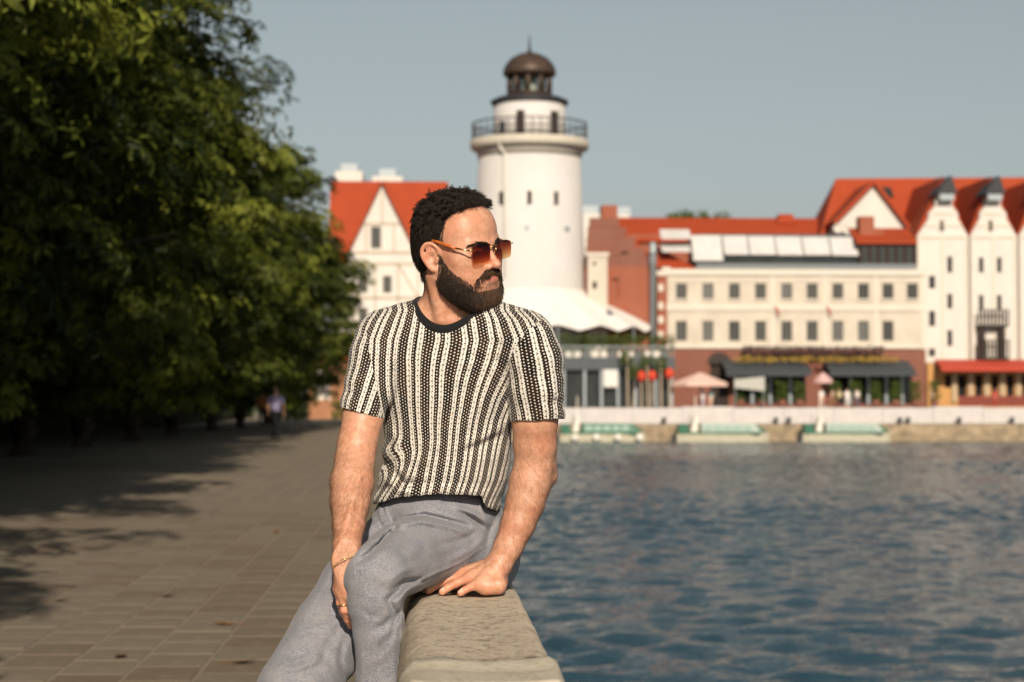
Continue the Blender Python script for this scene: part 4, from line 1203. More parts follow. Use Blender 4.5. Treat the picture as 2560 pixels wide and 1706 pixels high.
# ---- end of the promenade
eh = thing('brick_kiosk', 'low orange brick house at the far end of the promenade', 'building', 830, 1022, 140)
q0, q1, r0, r1 = rect(770, 960, 890, 1024, 140)
do = rect(786, 826, 926, 1000, 140)
facade(eh, 'wall', q0, q1, 0, r1, 140, [do], plain('orange_brick', (.34, .16, .085), .85, .15, 2), depth=6)
part(eh, MB().box(do[0], do[1], 140.1, 140.18, do[2], do[3]), 'door', M_FRAMEW)
m_ = MB(); slope_roof(m_, q0 - .3, q1 + .3, r1, r1 + 1.6, 139.6, 143.2); part(eh, m_, 'roof', M_ROOF)
for k, (px_, yy) in enumerate(((720, 124), (742, 127), (860, 132))):
    o = thing('flower_bush', ('small bush at the far end of the promenade beside the walker', 'second small bush at the far end of the promenade', 'bush before the orange brick house')[k], 'bush', px_, 1040, yy, 'bushes at the end of the promenade')
    xx = WX(px_, yy)
    scatter_leaves(o, 'foliage', xx - .8, xx + .8, yy - .6, yy + .6, .1, 1.3, 160, .3, M_PLANT, 140 + k)
    part(o, MB().tube([(xx, yy, 0), (xx, yy, .6)], .05, 6), 'stem', M_BARK)
# ------------------------------------------------------------------ the seated man
S0 = 4.15                                           # metres from the camera to the plane of his chest
def M(px, py, dy=0.0):
    return np.array(at(px, py, S0 + dy), np.float32)
WALL_TOP = 0.9175
def on_wall(px, dy, up):                            # a point above the coping
    p = M(px, 1000, dy); p[2] = WALL_TOP + up
    return p

def rot(ax, deg):
    return np.array(Matrix.Rotation(math.radians(deg), 3, ax), np.float32)
H_ROT = rot('Z', 180 + 50) @ rot('X', -4) @ rot('Y', 10)
H_C = M(1141, 632, 0.085)
HS = 1.0
def HL(x, y, z):                                    # head space (x: his right, y: forward, z: up) to world
    return H_C + H_ROT @ (np.array((x, y, z), np.float32) * HS)
def to_head(P):
    return (P - H_C) @ H_ROT / HS

def hE(c, r, M3=None):
    A = H_ROT if M3 is None else H_ROT @ M3
    return Ell(HL(*c), np.array(r) * HS, A)
def hC(a, b, ra, rb): return Cone(HL(*a), HL(*b), ra * HS, rb * HS)

head = [hE((0, -.006, .036), (.0740, .0905, .087)), hE((0, .040, .048), (.060, .046, .054)),
        hE((0, .034, -.022), (.058, .052, .066)), hE((0, -.040, .0), (.058, .05, .06))]
for s in (1, -1):
    head += [hE((s*.043, .053, -.006), (.024, .026, .019)), hC((s*.054, .0, -.046), (s*.026, .054, -.076), .020, .020),
             hE((s*.040, .050, -.045), (.022, .028, .030)),
             (hC((s*.044, .069, .024), (s*.012, .0845, .021), .009, .010), .014)]
head += [hC((-.014, .058, -.076), (.014, .058, -.076), .021, .021), hE((0, .0625, -.046), (.030, .024, .026))]
nose = [(hC((0, .0815, .017), (0, .1020, -.016), .0060, .0078), .010), (hE((0, .1065, -.0225), (.0100, .0105, .0092)), .007),
        (hE((.0125, .0920, -.0265), (.0070, .0105, .0078)), .006), (hE((-.0125, .0920, -.0265), (.0070, .0105, .0078)), .006),
        (hC((0, .091, -.031), (0, .084, -.042), .006, .006), .008)]
lips = []
for zz, rr, yy in ((-.0470, .0044, .0905), (-.0558, .0068, .0900)):
    pts = [(-.030, yy - .014, -.0500), (-.013, yy - .0012, zz + .0010), (0, yy, zz), (.013, yy - .0012, zz + .0010), (.030, yy - .014, -.0500)]
    for i in range(4):
        r0, r1 = (.002, rr, rr, rr, .002)[i], (.002, rr, rr, rr, .002)[i+1]
        lips.append((hC(pts[i], pts[i+1], r0, r1), .004))
ears = []
def ear_pts(s):
    # outline of the shell, from its root at the front over the top and down to the lobe
    o = [(.0715, .012, .004), (.0745, .010, .018), (.0790, .001, .027), (.0840, -.012, .027), (.0870, -.021, .016), (.0862, -.022, .002), (.0825, -.016, -.012), (.0780, -.007, -.024), (.0735, .002, -.028), (.0715, .006, -.020)]
    o = np.array(o); q = []
    for i in range(len(o) - 1):                       # rounded through the points
        p0, p1, p2, p3 = o[max(i-1, 0)], o[i], o[i+1], o[min(i+2, len(o)-1)]
        for u in (0, .34, .67):
            q.append(.5 * (2*p1 + (p2 - p0)*u + (2*p0 - 5*p1 + 4*p2 - p3)*u*u + (3*p1 - p0 - 3*p2 + p3)*u**3))
    q.append(o[-1])
    return [(s*a, b, c) for a, b, c in q]
for s in (1, -1):
    o = ear_pts(s)
    rr = np.interp(np.linspace(0, 9, len(o)), range(10), [.003, .0036, .0040, .0042, .0042, .0042, .0044, .0058, .0060, .003])
    ears += [(hC(o[i], o[i+1], rr[i], rr[i+1]), .0015) for i in range(len(o)-1)]
    pl = rot('Z', s * 32)                                     # the thin plate that fills the rim
    ears += [(hE((s*.0765, -.004, .002), (.0032, .0150, .0235), pl), .004)]
    ears += [(hC((s*.0800, -.006, .020), (s*.0825, -.0135, .002), .0032, .0032), .003), (hC((s*.0825, -.0135, .002), (s*.078, -.008, -.014), .0032, .0035), .003),
             (hC((s*.0745, .009, -.004), (s*.0755, .006, -.012), .0042, .0038), .004)]

# neck, chest and belly under the shirt
neck = [(Cone(HL(0, -.020, -.045), M(1136, 715, .105), .054, .055), .02), (Cone(M(1136, 715, .105), M(1122, 805, .135), .055, .064), .03),
        (Cone(HL(.052, -.022, -.045), M(1104, 800, .070), .017, .012), .012), (Cone(HL(-.05, -.022, -.045), M(1132, 803, .075), .015, .012), .012)]
torso = [Ell(M(1125, 905, .150), (.150, .078, .125)), Ell(M(1112, 1060, .165), (.120, .080, .16)), Ell(M(1095, 1230, .175), (.115, .078, .12)),
         Cone(M(1120, 790, .14), M(965, 850, .10), .050, .045), Cone(M(1130, 790, .14), M(1310, 855, .07), .050, .045)]

# arms: (px, py, depth offset, radius in m)
def limb(rows, k=.007): return [(q, k) for q in chain([M(a, b, c) for a, b, c, r in rows], [r for *_, r in rows])]
arm_r = limb([(960, 855, .095, .050), (925, 950, .060, .045), (908, 1040, .030, .0425), (893, 1110, .005, .0405), (887, 1150, -.010, .0405)]) + \
        limb([(887, 1150, -.010, .0405), (880, 1205, -.045, .0440), (875, 1255, -.080, .0395), (872, 1310, -.120, .0318), (867, 1365, -.160, .0270), (866, 1402, -.178, .0255)])
arm_l = limb([(1318, 860, .055, .052), (1334, 960, .060, .0490), (1337, 1050, .075, .0485), (1337, 1115, .090, .0450), (1335, 1160, .095, .0415)]) + \
        limb([(1335, 1160, .095, .0415), (1325, 1208, .090, .0435), (1313, 1255, .085, .0405), (1295, 1310, .075, .0355), (1270, 1368, .065, .0298), (1252, 1402, .060, .0275)])
arm_x = [(Cone(M(898, 1195, -.086), M(872, 1290, -.146), .0035, .0040), .010), (Cone(M(872, 1290, -.146), M(852, 1380, -.180), .0040, .0032), .010),
         (Cone(M(1362, 1120, .115), M(1368, 1190, .12), .020, .022), .02)]

# his left hand, flat on the coping, fingers towards the promenade
def finger(pts, rad):
    out = []                                          # bones a little slimmer than the joints
    for i in range(len(pts) - 1):
        m_, rm = (pts[i] + pts[i+1]) / 2, .90 * (rad[i] + rad[i+1]) / 2
        out += [(Cone(pts[i], m_, rad[i], rm), .0022), (Cone(m_, pts[i+1], rm, rad[i+1]), .0022)]
    return out
wr = M(1246, 1412, .060)
mcp = [on_wall(1148, .096, .042), on_wall(1160, .076, .043), on_wall(1178, .056, .038), on_wall(1202, .037, .030)]
pip = [on_wall(1102, .092, .0305), on_wall(1112, .073, .0305), on_wall(1140, .054, .0260), on_wall(1176, .034, .0200)]
dip = [on_wall(1074, .090, .0185), on_wall(1086, .071, .0180), on_wall(1119, .052, .0165), on_wall(1161, .032, .0135)]
tip = [on_wall(1060, .088, .0095), on_wall(1071, .069, .0090), on_wall(1106, .050, .0085), on_wall(1151, .030, .0078)]
hand_l = []
for k in range(4):
    r = [(.0108, .0098, .0088, .0080), (.0110, .0100, .0090, .0082), (.0105, .0096, .0087, .0079), (.0096, .0086, .0078, .0070)][k]
    hand_l += finger([mcp[k], pip[k], dip[k], tip[k]], r)
    hand_l.append((Cone(wr + np.array(((.0), .012 - .008 * k, -.004), np.float32), mcp[k], .0195, .0125), .014))
for k in range(4):                                    # tendons and knuckles
    hand_l += [(Cone(wr * .7 + mcp[k] * .3 + np.array((0, -.004, .0150), np.float32), mcp[k] + np.array((0, -.002, .0085), np.float32), .0036, .0045), .005), (Ell(mcp[k] + np.array((0, -.001, .004), np.float32), (.0105, .0100, .0100)), .004)]
hand_l += [(Cone(on_wall(1244, .036, .024), on_wall(1214, .034, .018), .020, .015), .018), (Cone(on_wall(1246, .075, .026), on_wall(1190, .105, .020), .020, .015), .018)]
th = [on_wall(1230, .09, .026), on_wall(1190, .128, .020), on_wall(1160, .140, .014), on_wall(1140, .142, .010)]
hand_l += finger(th, (.0150, .0120, .0105, .0085))

# his right hand, hanging between the knees, fingers curled under the left knee
wq = M(866, 1402, -.178)
mq = [M(891, 1476, -.172), M(874, 1483, -.172), M(858, 1482, -.166), M(848, 1472, -.156)]
pq = [M(896, 1518, -.170), M(878, 1530, -.172), M(860, 1526, -.168), M(849, 1508, -.160)]
dq = [M(902, 1544, -.150), M(885, 1556, -.152), M(868, 1550, -.150), M(856, 1532, -.146)]
tq = [M(908, 1560, -.132), M(892, 1572, -.134), M(877, 1566, -.132), M(866, 1550, -.130)]
hand_r = []
for k in range(4):
    r = (.0095, .0080, .0072, .0066) if k < 3 else (.0086, .0074, .0066, .0060)
    hand_r += finger([mq[k], pq[k], dq[k], tq[k]], r)
    hand_r.append((Cone(wq, mq[k], .0215, .0125), .014))
hand_r += finger([M(880, 1412, -.178), M(900, 1450, -.185), M(912, 1482, -.175), M(918, 1505, -.165)], (.014, .0125, .0105, .0085))

body_f0 = union(torso + head + neck + arm_r + arm_l + arm_x, .030)
face_f = union(nose + lips + ears, .006)
hand_f = union(hand_l + hand_r, .006)
nostrils = [hE((s*.0062, .0985, -.0330), (.0032, .0052, .0042)) for s in (1, -1)]
sockets = [hE((s*.032, .090, .008), (.019, .014, .0125)) for s in (1, -1)]
lids = [hE((s*.032, .0705, .0075), (.0145, .0130, .0110)) for s in (1, -1)]
conchas = [hE((s*.0835, -.001, -.001), (.0088, .0084, .0125)) for s in (1, -1)]
def near(p, c, r, far=.04): return np.linalg.norm(c - p.c) - p.r < r + far
def body_field(P, c, r):
    d = body_f0(P, c, r)
    for q in sockets:
        if near(q, c, r): d = smax(d, -q(P), .012)
    for q in lids:
        if near(q, c, r): d = smin(d, q(P), .006)
    e = face_f(P, c, r)
    d = smin(d, e, .006)
    for q in nostrils:
        if near(q, c, r): d = smax(d, -q(P), .002)
    for q in conchas:
        if near(q, c, r): d = smax(d, -q(P), .003)
    d = smin(d, hand_f(P, c, r), .012)
    return d

# ---- shirt: an open shell round the torso with two sleeves
TY = np.array([700, 760, 800, 850, 900, 950, 1000, 1050, 1100, 1150, 1200, 1250, 1290, 1330], np.float32)
TLX = np.array([1010, 985, 965, 948, 944, 947, 955, 962, 965, 957, 950, 936, 932, 935], np.float32)
TRX = np.array([1230, 1262, 1300, 1330, 1322, 1306, 1290, 1278, 1275, 1274, 1268, 1252, 1243, 1243], np.float32)
TDY = np.array([.14, .135, .130, .130, .132, .136, .140, .146, .150, .152, .155, .16, .165, .17], np.float32)
THB = np.array([.050, .070, .092, .104, .110, .112, .112, .110, .108, .108, .108, .106, .105, .105], np.float32)
PHI = math.radians(12)
def torso_field(P):
    px, py, d = project(P)
    L, Rr = np.interp(py, TY, TLX), np.interp(py, TY, TRX)
    sc = d / FPX
    a = (Rr - L) / 2 * sc; b = np.interp(py, TY, THB)
    dx = (px - (L + Rr) / 2) * sc; dd = d - (S0 + np.interp(py, TY, TDY))
    x = dx * math.cos(PHI) - dd * math.sin(PHI) * .6; y = dd * math.cos(PHI) + dx * math.sin(PHI) * .6
    rr = (np.abs(x / a) ** 2.4 + np.abs(y / b) ** 2.4) ** (1 / 2.4)
    return (rr - 1) * np.minimum(a, b) * .92
sl_r = limb([(962, 856, .095, .0660), (946, 895, .080, .0620), (925, 965, .055, .0535), (904, 1032, .032, .0480), (890, 1090, .015, .046)])
sl_l = limb([(1312, 862, .060, .0680), (1330, 900, .060, .0650), (1338, 965, .062, .0610), (1343, 1045, .075, .0575), (1346, 1110, .09, .056)])
traps = [Cone(M(1128, 790, .145), M(968, 842, .105), .056, .060), Cone(M(1136, 788, .145), M(1306, 846, .080), .056, .062)]
shirt_lim = union(sl_r + sl_l, .012, .10)
shirt_tr = union(traps, .03, .12)
ring_f, ring_b = M(1113, 810, .030), M(1134, 722, .178)
ring_c = (ring_f + ring_b) / 2
ring_e2 = (ring_f - ring_b) / 2
ring_e1 = (M(1217, 760, .110) - M(1048, 752, .118)) / 2
ring_n = np.cross(ring_e1, ring_e2); ring_n /= np.linalg.norm(ring_n)

# folds: (polyline in the picture, amplitude in m, width in px)
SHIRT_FOLDS = [([(1150, 1010), (1108, 1085), (1062, 1150), (1010, 1200)], .0060, 14), ([(1205, 1000), (1160, 1060), (1120, 1120)], .0035, 14),
               ([(1128, 1030), (1080, 1105), (1035, 1165)], -.0045, 11), ([(960, 1120), (1000, 1150), (985, 1190), (960, 1215)], .0055, 12),
               ([(952, 1150), (982, 1172), (1010, 1215)], -.005, 9), ([(950, 1185), (985, 1215), (1030, 1235)], .006, 10),
               ([(1260, 1060), (1215, 1090), (1165, 1105), (1130, 1130)], .0045, 12), ([(1262, 1085), (1210, 1112), (1160, 1130)], -.004, 9),
               ([(1268, 1130), (1225, 1150), (1190, 1150)], .0035, 10), ([(962, 1060), (985, 1090), (1010, 1135)], .0045, 12),
               ([(1275, 905), (1255, 960), (1268, 1020)], -.004, 14), ([(945, 900), (955, 960), (964, 1030)], -.0045, 13),
               ([(1215, 800), (1170, 880), (1140, 970)], .003, 18), ([(1230, 870), (1185, 960), (1160, 1030)], -.0025, 16),
               ([(985, 850), (975, 930), (985, 1010)], .003, 16), ([(1060, 850), (1040, 950), (1040, 1050)], .0022, 22),
               ([(930, 1250), (1000, 1232), (1100, 1222), (1240, 1235)], .003, 10), ([(935, 1228), (990, 1215), (1100, 1203), (1240, 1216)], -.0025, 9),
               ([(880, 930), (900, 985), (880, 1010)], .003, 12), ([(1300, 900), (1310, 960), (1290, 1020)], .003, 14), ([(1375, 900), (1385, 970), (1370, 1030)], .0025, 14)]
def folds(P, table, gain=1.5):
    px, py, d = project(P)
    out = np.zeros(len(P), np.float32)
    for pts, amp, w in table:
        xs = [q[0] for q in pts]; ys = [q[1] for q in pts]
        m = (px > min(xs) - 3*w) & (px < max(xs) + 3*w) & (py > min(ys) - 3*w) & (py < max(ys) + 3*w)
        if not m.any(): continue
        dd, t = poly_dist(px[m], py[m], pts)
        out[m] += gain * (1.0 if w < 10 else .6) * amp * np.exp(-(dd / w) ** 2) * np.sqrt(np.clip(np.sin(np.pi * np.clip(t * .9 + .05, 0, 1)), 0, 1))
    return out
HEM = ([880, 927, 960, 992, 1040, 1088, 1150, 1203, 1212, 1240, 1290], [1275, 1263, 1254, 1246, 1239, 1236, 1237, 1240, 1268, 1279, 1290])
def plane_cut(P, pts_px, dyv):
    """signed distance past a line drawn in the picture (below it is positive)"""
    px, py, d = project(P)
    (x0, y0), (x1, y1) = pts_px
    nx, ny = -(y1 - y0), (x1 - x0)
    L = math.hypot(nx, ny)
    return ((px - x0) * nx + (py - y0) * ny) / L * d / FPX
def shirt_outer(P, c, r):
    t = torso_field(P)
    pxx, pyy, dd_ = project(P)
    t = smax(t, (np.interp(pxx, [960, 1050, 1215, 1320], [800, 770, 775, 815]) - pyy) * dd_ / FPX, .02)
    t = smin(t, shirt_tr(P, c, r), .03)
    return smin(t, shirt_lim(P, c, r), .014) - folds(P, SHIRT_FOLDS)
def shirt_field(P, c, r):
    t = torso_field(P)
    pxx, pyy, dd_ = project(P)
    t = smax(t, (np.interp(pxx, [960, 1050, 1215, 1320], [800, 770, 775, 815]) - pyy) * dd_ / FPX, .02)
    t = smin(t, shirt_tr(P, c, r), .03)
    lim = shirt_lim(P, c, r)
    px, py, d = project(P)
    hem = (py - np.interp(px, HEM[0], HEM[1])) * d / FPX
    fl = folds(P, SHIRT_FOLDS)
    arm_c = np.where(px < 1110, plane_cut(P, ((847, 1019), (958, 1049)), 0), plane_cut(P, ((1275, 1055), (1408, 1050)), 0))
    fl = fl + .0016 * np.sin((py - .55 * px) / 8.0 + 2.0 * np.sin(px / 43 + py / 90)) * np.clip(np.sin(px / 61 + .5) * np.sin(py / 77 + 1.1 + px / 150), 0, 1)
    outer = smin(np.maximum(t, hem), np.maximum(lim, arm_c), .014) - fl
    inner = np.minimum(t, lim) - fl + .0042
    shell = np.maximum(outer, -inner)
    q = P - ring_c
    e = np.sqrt((q @ ring_e1 / (ring_e1 @ ring_e1)) ** 2 + (q @ ring_e2 / (ring_e2 @ ring_e2)) ** 2)
    hole = (1.0 - e) * .07
    hole = np.where(q @ ring_n * np.sign(ring_n[2]) > -.06, hole, -1)
    return np.maximum(shell, hole)

# ---- trousers
leg_l = limb([(1178, 1338, .235, .090), (1080, 1362, .105, .084), (1005, 1395, -.020, .0745), (937, 1440, -.165, .0625)], .014) + \
        limb([(937, 1440, -.165, .0625), (940, 1500, -.170, .0575), (947, 1580, -.165, .0505), (953, 1706, -.150, .0480)], .008)
leg_r = limb([(1030, 1335, .185, .088), (960, 1405, .125, .086), (900, 1475, .060, .0840), (832, 1578, -.025, .0810), (742, 1728, -.140, .0800)], .014)
knee_l_low, knee_r = M(953, 1706, -.150), M(742, 1728, -.140)
ank_l = np.array((knee_l_low[0] - .01, knee_l_low[1] + .02, .40), np.float32)
ank_r = np.array((knee_r[0] - .03, knee_r[1] + .10, .40), np.float32)
leg_l += [(q, .01) for q in chain([knee_l_low, ank_l], [.049, .052])]
leg_r += [(q, .01) for q in chain([knee_r, ank_r], [.078, .056])]
hips = [Ell(M(1095, 1285, .17), (.128, .100, .075)), Ell(M(1085, 1340, .19), (.150, .10, .09)), Ell(M(1190, 1395, .235), (.098, .11, .092)), Ell(M(1100, 1410, .25), (.13, .11, .078))]
pants_f = union(leg_l + hips, .030, .10)
pants_r = union(leg_r, .030, .10)
PANTS_FOLDS = [([(1010, 1500), (1000, 1530), (985, 1560), (975, 1600)], -.004, 7), ([(890, 1600), (905, 1650), (905, 1706)], .0025, 10), ([(960, 1590), (955, 1640), (965, 1700)], -.0025, 9), ([(985, 1620), (985, 1706)], .002, 8),
               ([(880, 1425), (930, 1400), (985, 1372), (1050, 1345)], .0022, 14), ([(820, 1440), (780, 1510), (735, 1590)], .002, 12), ([(700, 1640), (745, 1640), (790, 1620)], -.003, 10), ([(690, 1670), (740, 1672), (800, 1655)], .003, 9), ([(860, 1600), (850, 1650), (862, 1700)], -.003, 9),
               ([(1190, 1330), (1150, 1352), (1100, 1362)], -.0025, 8), ([(1215, 1345), (1180, 1375), (1130, 1400)], .002, 9),
               ([(1000, 1298), (1060, 1288), (1110, 1300), (1170, 1315)], -.0065, 7), ([(985, 1315), (1050, 1302), (1110, 1313), (1165, 1332)], .0055, 9),
               ([(1150, 1280), (1185, 1300), (1208, 1320)], -.006, 7), ([(1140, 1268), (1190, 1288), (1225, 1310)], .004, 8),
               ([(990, 1318), (960, 1350), (925, 1385), (895, 1405)], -.0085, 9), ([(925, 1340), (950, 1320), (985, 1305)], -.004, 8),
               ([(1222, 1360), (1150, 1408), (1080, 1438), (1030, 1462), (1007, 1485)], .0016, 3.0), ([(1007, 1485), (1000, 1520), (1002, 1560), (1008, 1620), (1008, 1706)], .0016, 3.0),
               ([(1004, 1470), (970, 1500), (985, 1530)], -.007, 8), ([(1050, 1450), (1010, 1455), (980, 1475)], -.005, 7), ([(1045, 1462), (1015, 1478), (998, 1500)], .006, 8),
               ([(1030, 1420), (1000, 1430), (975, 1450)], .0035, 9), ([(990, 1535), (965, 1560), (940, 1575)], -.004, 9), ([(1005, 1545), (975, 1580), (945, 1600)], .0035, 10),
               ([(900, 1520), (925, 1540), (950, 1545)], -.003, 10), ([(990, 1600), (960, 1640), (930, 1660)], .003, 12),
               ([(948, 1252), (950, 1285), (962, 1312), (982, 1326)], .0035, 5.5), ([(962, 1250), (966, 1285), (980, 1318)], .0022, 3.5), ([(955, 1330), (945, 1360)], .002, 3.5),
               ([(1198, 1240), (1204, 1275), (1218, 1300)], .0018, 3), ([(850, 1570), (820, 1610), (800, 1660)], -.005, 12), ([(870, 1540), (830, 1560), (790, 1570)], .004, 12),
               ([(740, 1570), (770, 1600), (790, 1650)], .004, 16), ([(830, 1640), (790, 1665), (740, 1690)], -.004, 12), ([(800, 1480), (820, 1530), (860, 1560)], -.003, 12),
               ([(870, 1470), (900, 1480), (930, 1475)], .002, 16), ([(1100, 1340), (1040, 1370), (980, 1410)], .0025, 18), ([(1180, 1350), (1120, 1390), (1060, 1410)], -.002, 14),
               ([(1240, 1290), (1222, 1330), (1216, 1365)], -.004, 8)]
def pants_field(P, c, r):
    d = pants_f(P, c, r)
    e = pants_r(P, c, r)
    px, py, _ = project(P)
    d = smin(d, e, .005) - folds(P, PANTS_FOLDS, 2.1)
    wr_a = np.sin((px * .86 + py * .50) / 8.5 + 2.2 * np.sin(py / 61 + px / 130)) * np.clip(np.sin(px / 47 + 1.3 * np.sin(py / 83)) * np.sin(py / 71 - px / 97), 0, 1)
    wr_b = np.sin((py * .80 - px * .45) / 7.0 + 2.5 * np.sin(px / 53)) * np.clip(np.sin(px / 39 + 2) * np.sin(py / 57 + .7), 0, 1)
    d = d - .0021 * wr_a - .0016 * wr_b
    return np.maximum(np.maximum(d, .395 - P[:, 2]), np.where(P[:, 1] > 4.12, WALL_TOP + .002 - P[:, 2] - np.where(P[:, 0] < -.045, 9., 0.), -1))

skull_f = union(head, .030)
# ---- hair and beard masses (strands grow over them)
def n3(P, f, s=0.0):
    return np.sin(P[:, 0]*f + s) * np.sin(P[:, 1]*f*1.13 + 1.7*s + 1) * np.sin(P[:, 2]*f*.93 + 2.3*s + 2)
def scalp_mask(q):
    """> 0 where the head carries hair (head space)"""
    x, y, z = np.abs(q[:, 0]), q[:, 1], q[:, 2]
    yf = np.interp(z, [-.06, -.02, .0, .02, .05, .082, .094, .104, .112], [-.02, .008, .008, .014, .020, .024, .046, .070, .2])
    lo = np.interp(y, [-.12, -.05, -.028, -.022, .012, .04], [-.052, -.052, -.045, .022, .012, .0])
    return np.minimum(yf - y, z - lo)
hair_base = union([hE((0, -.006, .038), (.0755, .0915, .0905)), hE((0, .016, .070), (.0600, .0520, .0460)), hE((0, -.042, .002), (.062, .054, .064))], .02)
def hair_field(P, c, r):
    q = to_head(P)
    d = smin(hair_base(P, c, r), skull_f(P, c, r) - .0045, .006)
    if abs(d).min() > .06: return d
    top = np.clip((q[:, 2] - .05) / .05, 0, 1)
    d = d - .004 * top - (.0018 * n3(q, 190) + .0018 * n3(q, 330, 1.)) * (.3 + .7 * top)
    side = np.clip((.034 - q[:, 2]) / .05, 0, 1) * (q[:, 1] > -.03)                      # clipped close above the ears
    return smax(d + .0035 * side, -(scalp_mask(q) - .010 * side) * .8, .006)
def beard_mask(q):
    x, y, z = np.abs(q[:, 0]), q[:, 1], q[:, 2]
    up = np.interp(y, [-.02, .012, .020, .036, .055, .070, .080, .1], [-.055, .006, -.012, -.030, -.043, -.052, -.068, -.074])   # cheek line
    back = y - np.interp(z, [-.12, -.07, -.04, .0], [.010, -.012, .002, .010])
    return np.minimum(up - z, back)
beard_base = union([hC((.050, .008, -.048), (.030, .046, -.070), .016, .021), hC((-.050, .008, -.048), (-.030, .046, -.070), .016, .021), hC((.026, .042, -.071), (-.026, .042, -.071), .021, .021),
                    hE((0, .047, -.071), (.031, .028, .021)), hC((.062, .016, -.010), (.056, .012, -.05), .010, .018), hC((-.062, .016, -.010), (-.056, .012, -.05), .010, .018),
                    hC((.040, .042, -.056), (.030, .056, -.077), .019, .020), hC((-.040, .042, -.056), (-.030, .056, -.077), .019, .020)], .02)
mou = union([(hC((s*.003, .0930, -.0368), (s*.016, .0930, -.0395), .0050, .0066), .006) for s in (1, -1)] + [(hC((s*.016, .0930, -.0395), (s*.0375, .0800, -.0520), .0066, .0056), .006) for s in (1, -1)] +
            [(hC((s*.0375, .0800, -.0520), (s*.038, .0680, -.070), .0056, .008), .006) for s in (1, -1)], .006)
def beard_field(P, c, r):
    q = to_head(P)
    d = smin(beard_base(P, c, r), skull_f(P, c, r) - np.interp(-q[:, 2], [-.02, .01, .05, .1], [.001, .003, .006, .007]), .008)
    if abs(d).min() < .06:
        m = beard_mask(q)
        d = d + np.clip(.0115 - m * .52, 0, .020) - .0012 * n3(q, 300) - .0010 * n3(q, 520, 2.)
        d = np.maximum(d, -m - .012)
        lip = np.sqrt((q[:, 0] / .031) ** 2 + ((q[:, 2] + .0555) / .0130) ** 2)
        d = smax(d, np.where(q[:, 1] > .055, (1 - lip) * .012, -1), .004)
    return smin(d, mou(P, c, r) - .0008 * n3(q, 420), .006)

def bounds(pts, pad):
    a = np.array(pts); return a.min(0) - pad, a.max(0) + pad
def merge_box(fields): pass

lo_b, hi_b = bounds([HL(0, -.11, .13), HL(0, .12, -.1), HL(.09, 0, 0), HL(-.09, 0, 0), M(835, 1010, .0), M(1400, 1030, .1), M(845, 1590, -.17), M(1262, 1490, .04), on_wall(1060, .21, .0), M(1100, 900, .26), M(1100, 900, .04)], .022)
Vb, Fb = skin_field(body_field, lo_b, hi_b, .0024)
lo_s, hi_s = bounds([M(840, 720, -.02), M(1425, 720, -.02), M(840, 1290, .0), M(1425, 1290, .0), M(1130, 900, .27)], .02)
Vs, Fs = skin_field(shirt_field, lo_s, hi_s, .0027)
lo_p, hi_p = bounds([M(640, 1706, -.30), M(1320, 1225, .36), ank_r, ank_l, M(1100, 1400, .37)], .03)
lo_p[2] = .38
Vp, Fp = skin_field(pants_field, lo_p, hi_p, .0030)
lo_h, hi_h = bounds([HL(0, -.12, .0), HL(0, .11, .02), HL(.09, 0, .14), HL(-.09, 0, .14), HL(0, -.05, -.08), HL(0, .09, .13), HL(0, -.1, .12)], .02)
Vh, Fh = skin_field(hair_field, lo_h, hi_h, .0026)
lo_h, hi_h = bounds([HL(.08, 0, .0), HL(-.08, 0, .0), HL(0, .11, -.02), HL(.05, .08, -.14), HL(-.05, .08, -.14), HL(.08, -.03, -.1), HL(-.08, -.03, -.1)], .02)
Vg, Fg = skin_field(beard_field, lo_h, hi_h, .0024)

def vattr(me, name, arr, typ='FLOAT_VECTOR', key='vector'):
    a = me.attributes.new(name, typ, 'POINT'); a.data.foreach_set(key, np.asarray(arr, np.float32).ravel())
def smoothstep(x, a, b):
    t = np.clip((x - a) / (b - a), 0, 1); return t * t * (3 - 2 * t)

# ---- skin colour: lips, flushed ear, nose, knuckles, nails, stubble under the beard
def skin_attr(V):
    q = to_head(V)
    lips_w = np.exp(-((q[:, 0] / .026) ** 4 + ((q[:, 2] + .0505) / .0078) ** 4)) * (q[:, 1] > .066)
    red = np.exp(-(((q - np.array((0, .1, -.02))) / .018) ** 2).sum(1)) * .55 + smoothstep(np.abs(q[:, 0]), .074, .082) * (np.abs(q[:, 2]) < .05) * .7
    for p in mcp + pip + dip + tip + mq + pq + dq + tq:
        red = red + .45 * np.exp(-((V - p) ** 2).sum(1) / .012 ** 2)
    nail = np.zeros(len(V), np.float32)
    for a, b in zip(tip, dip):
        t = (a - b) / np.linalg.norm(a - b)
        c_ = a - t * .001 + np.array((0, -.0030, .0058), np.float32)
        e = V - c_
        al = e @ t
        nail = np.maximum(nail, (((al / .0062) ** 2 + ((e ** 2).sum(1) - al ** 2) / .0046 ** 2) < 1).astype(np.float32))
    return np.stack([lips_w, np.clip(red, 0, 1), nail], 1)
def eyebrow_w(q): return None

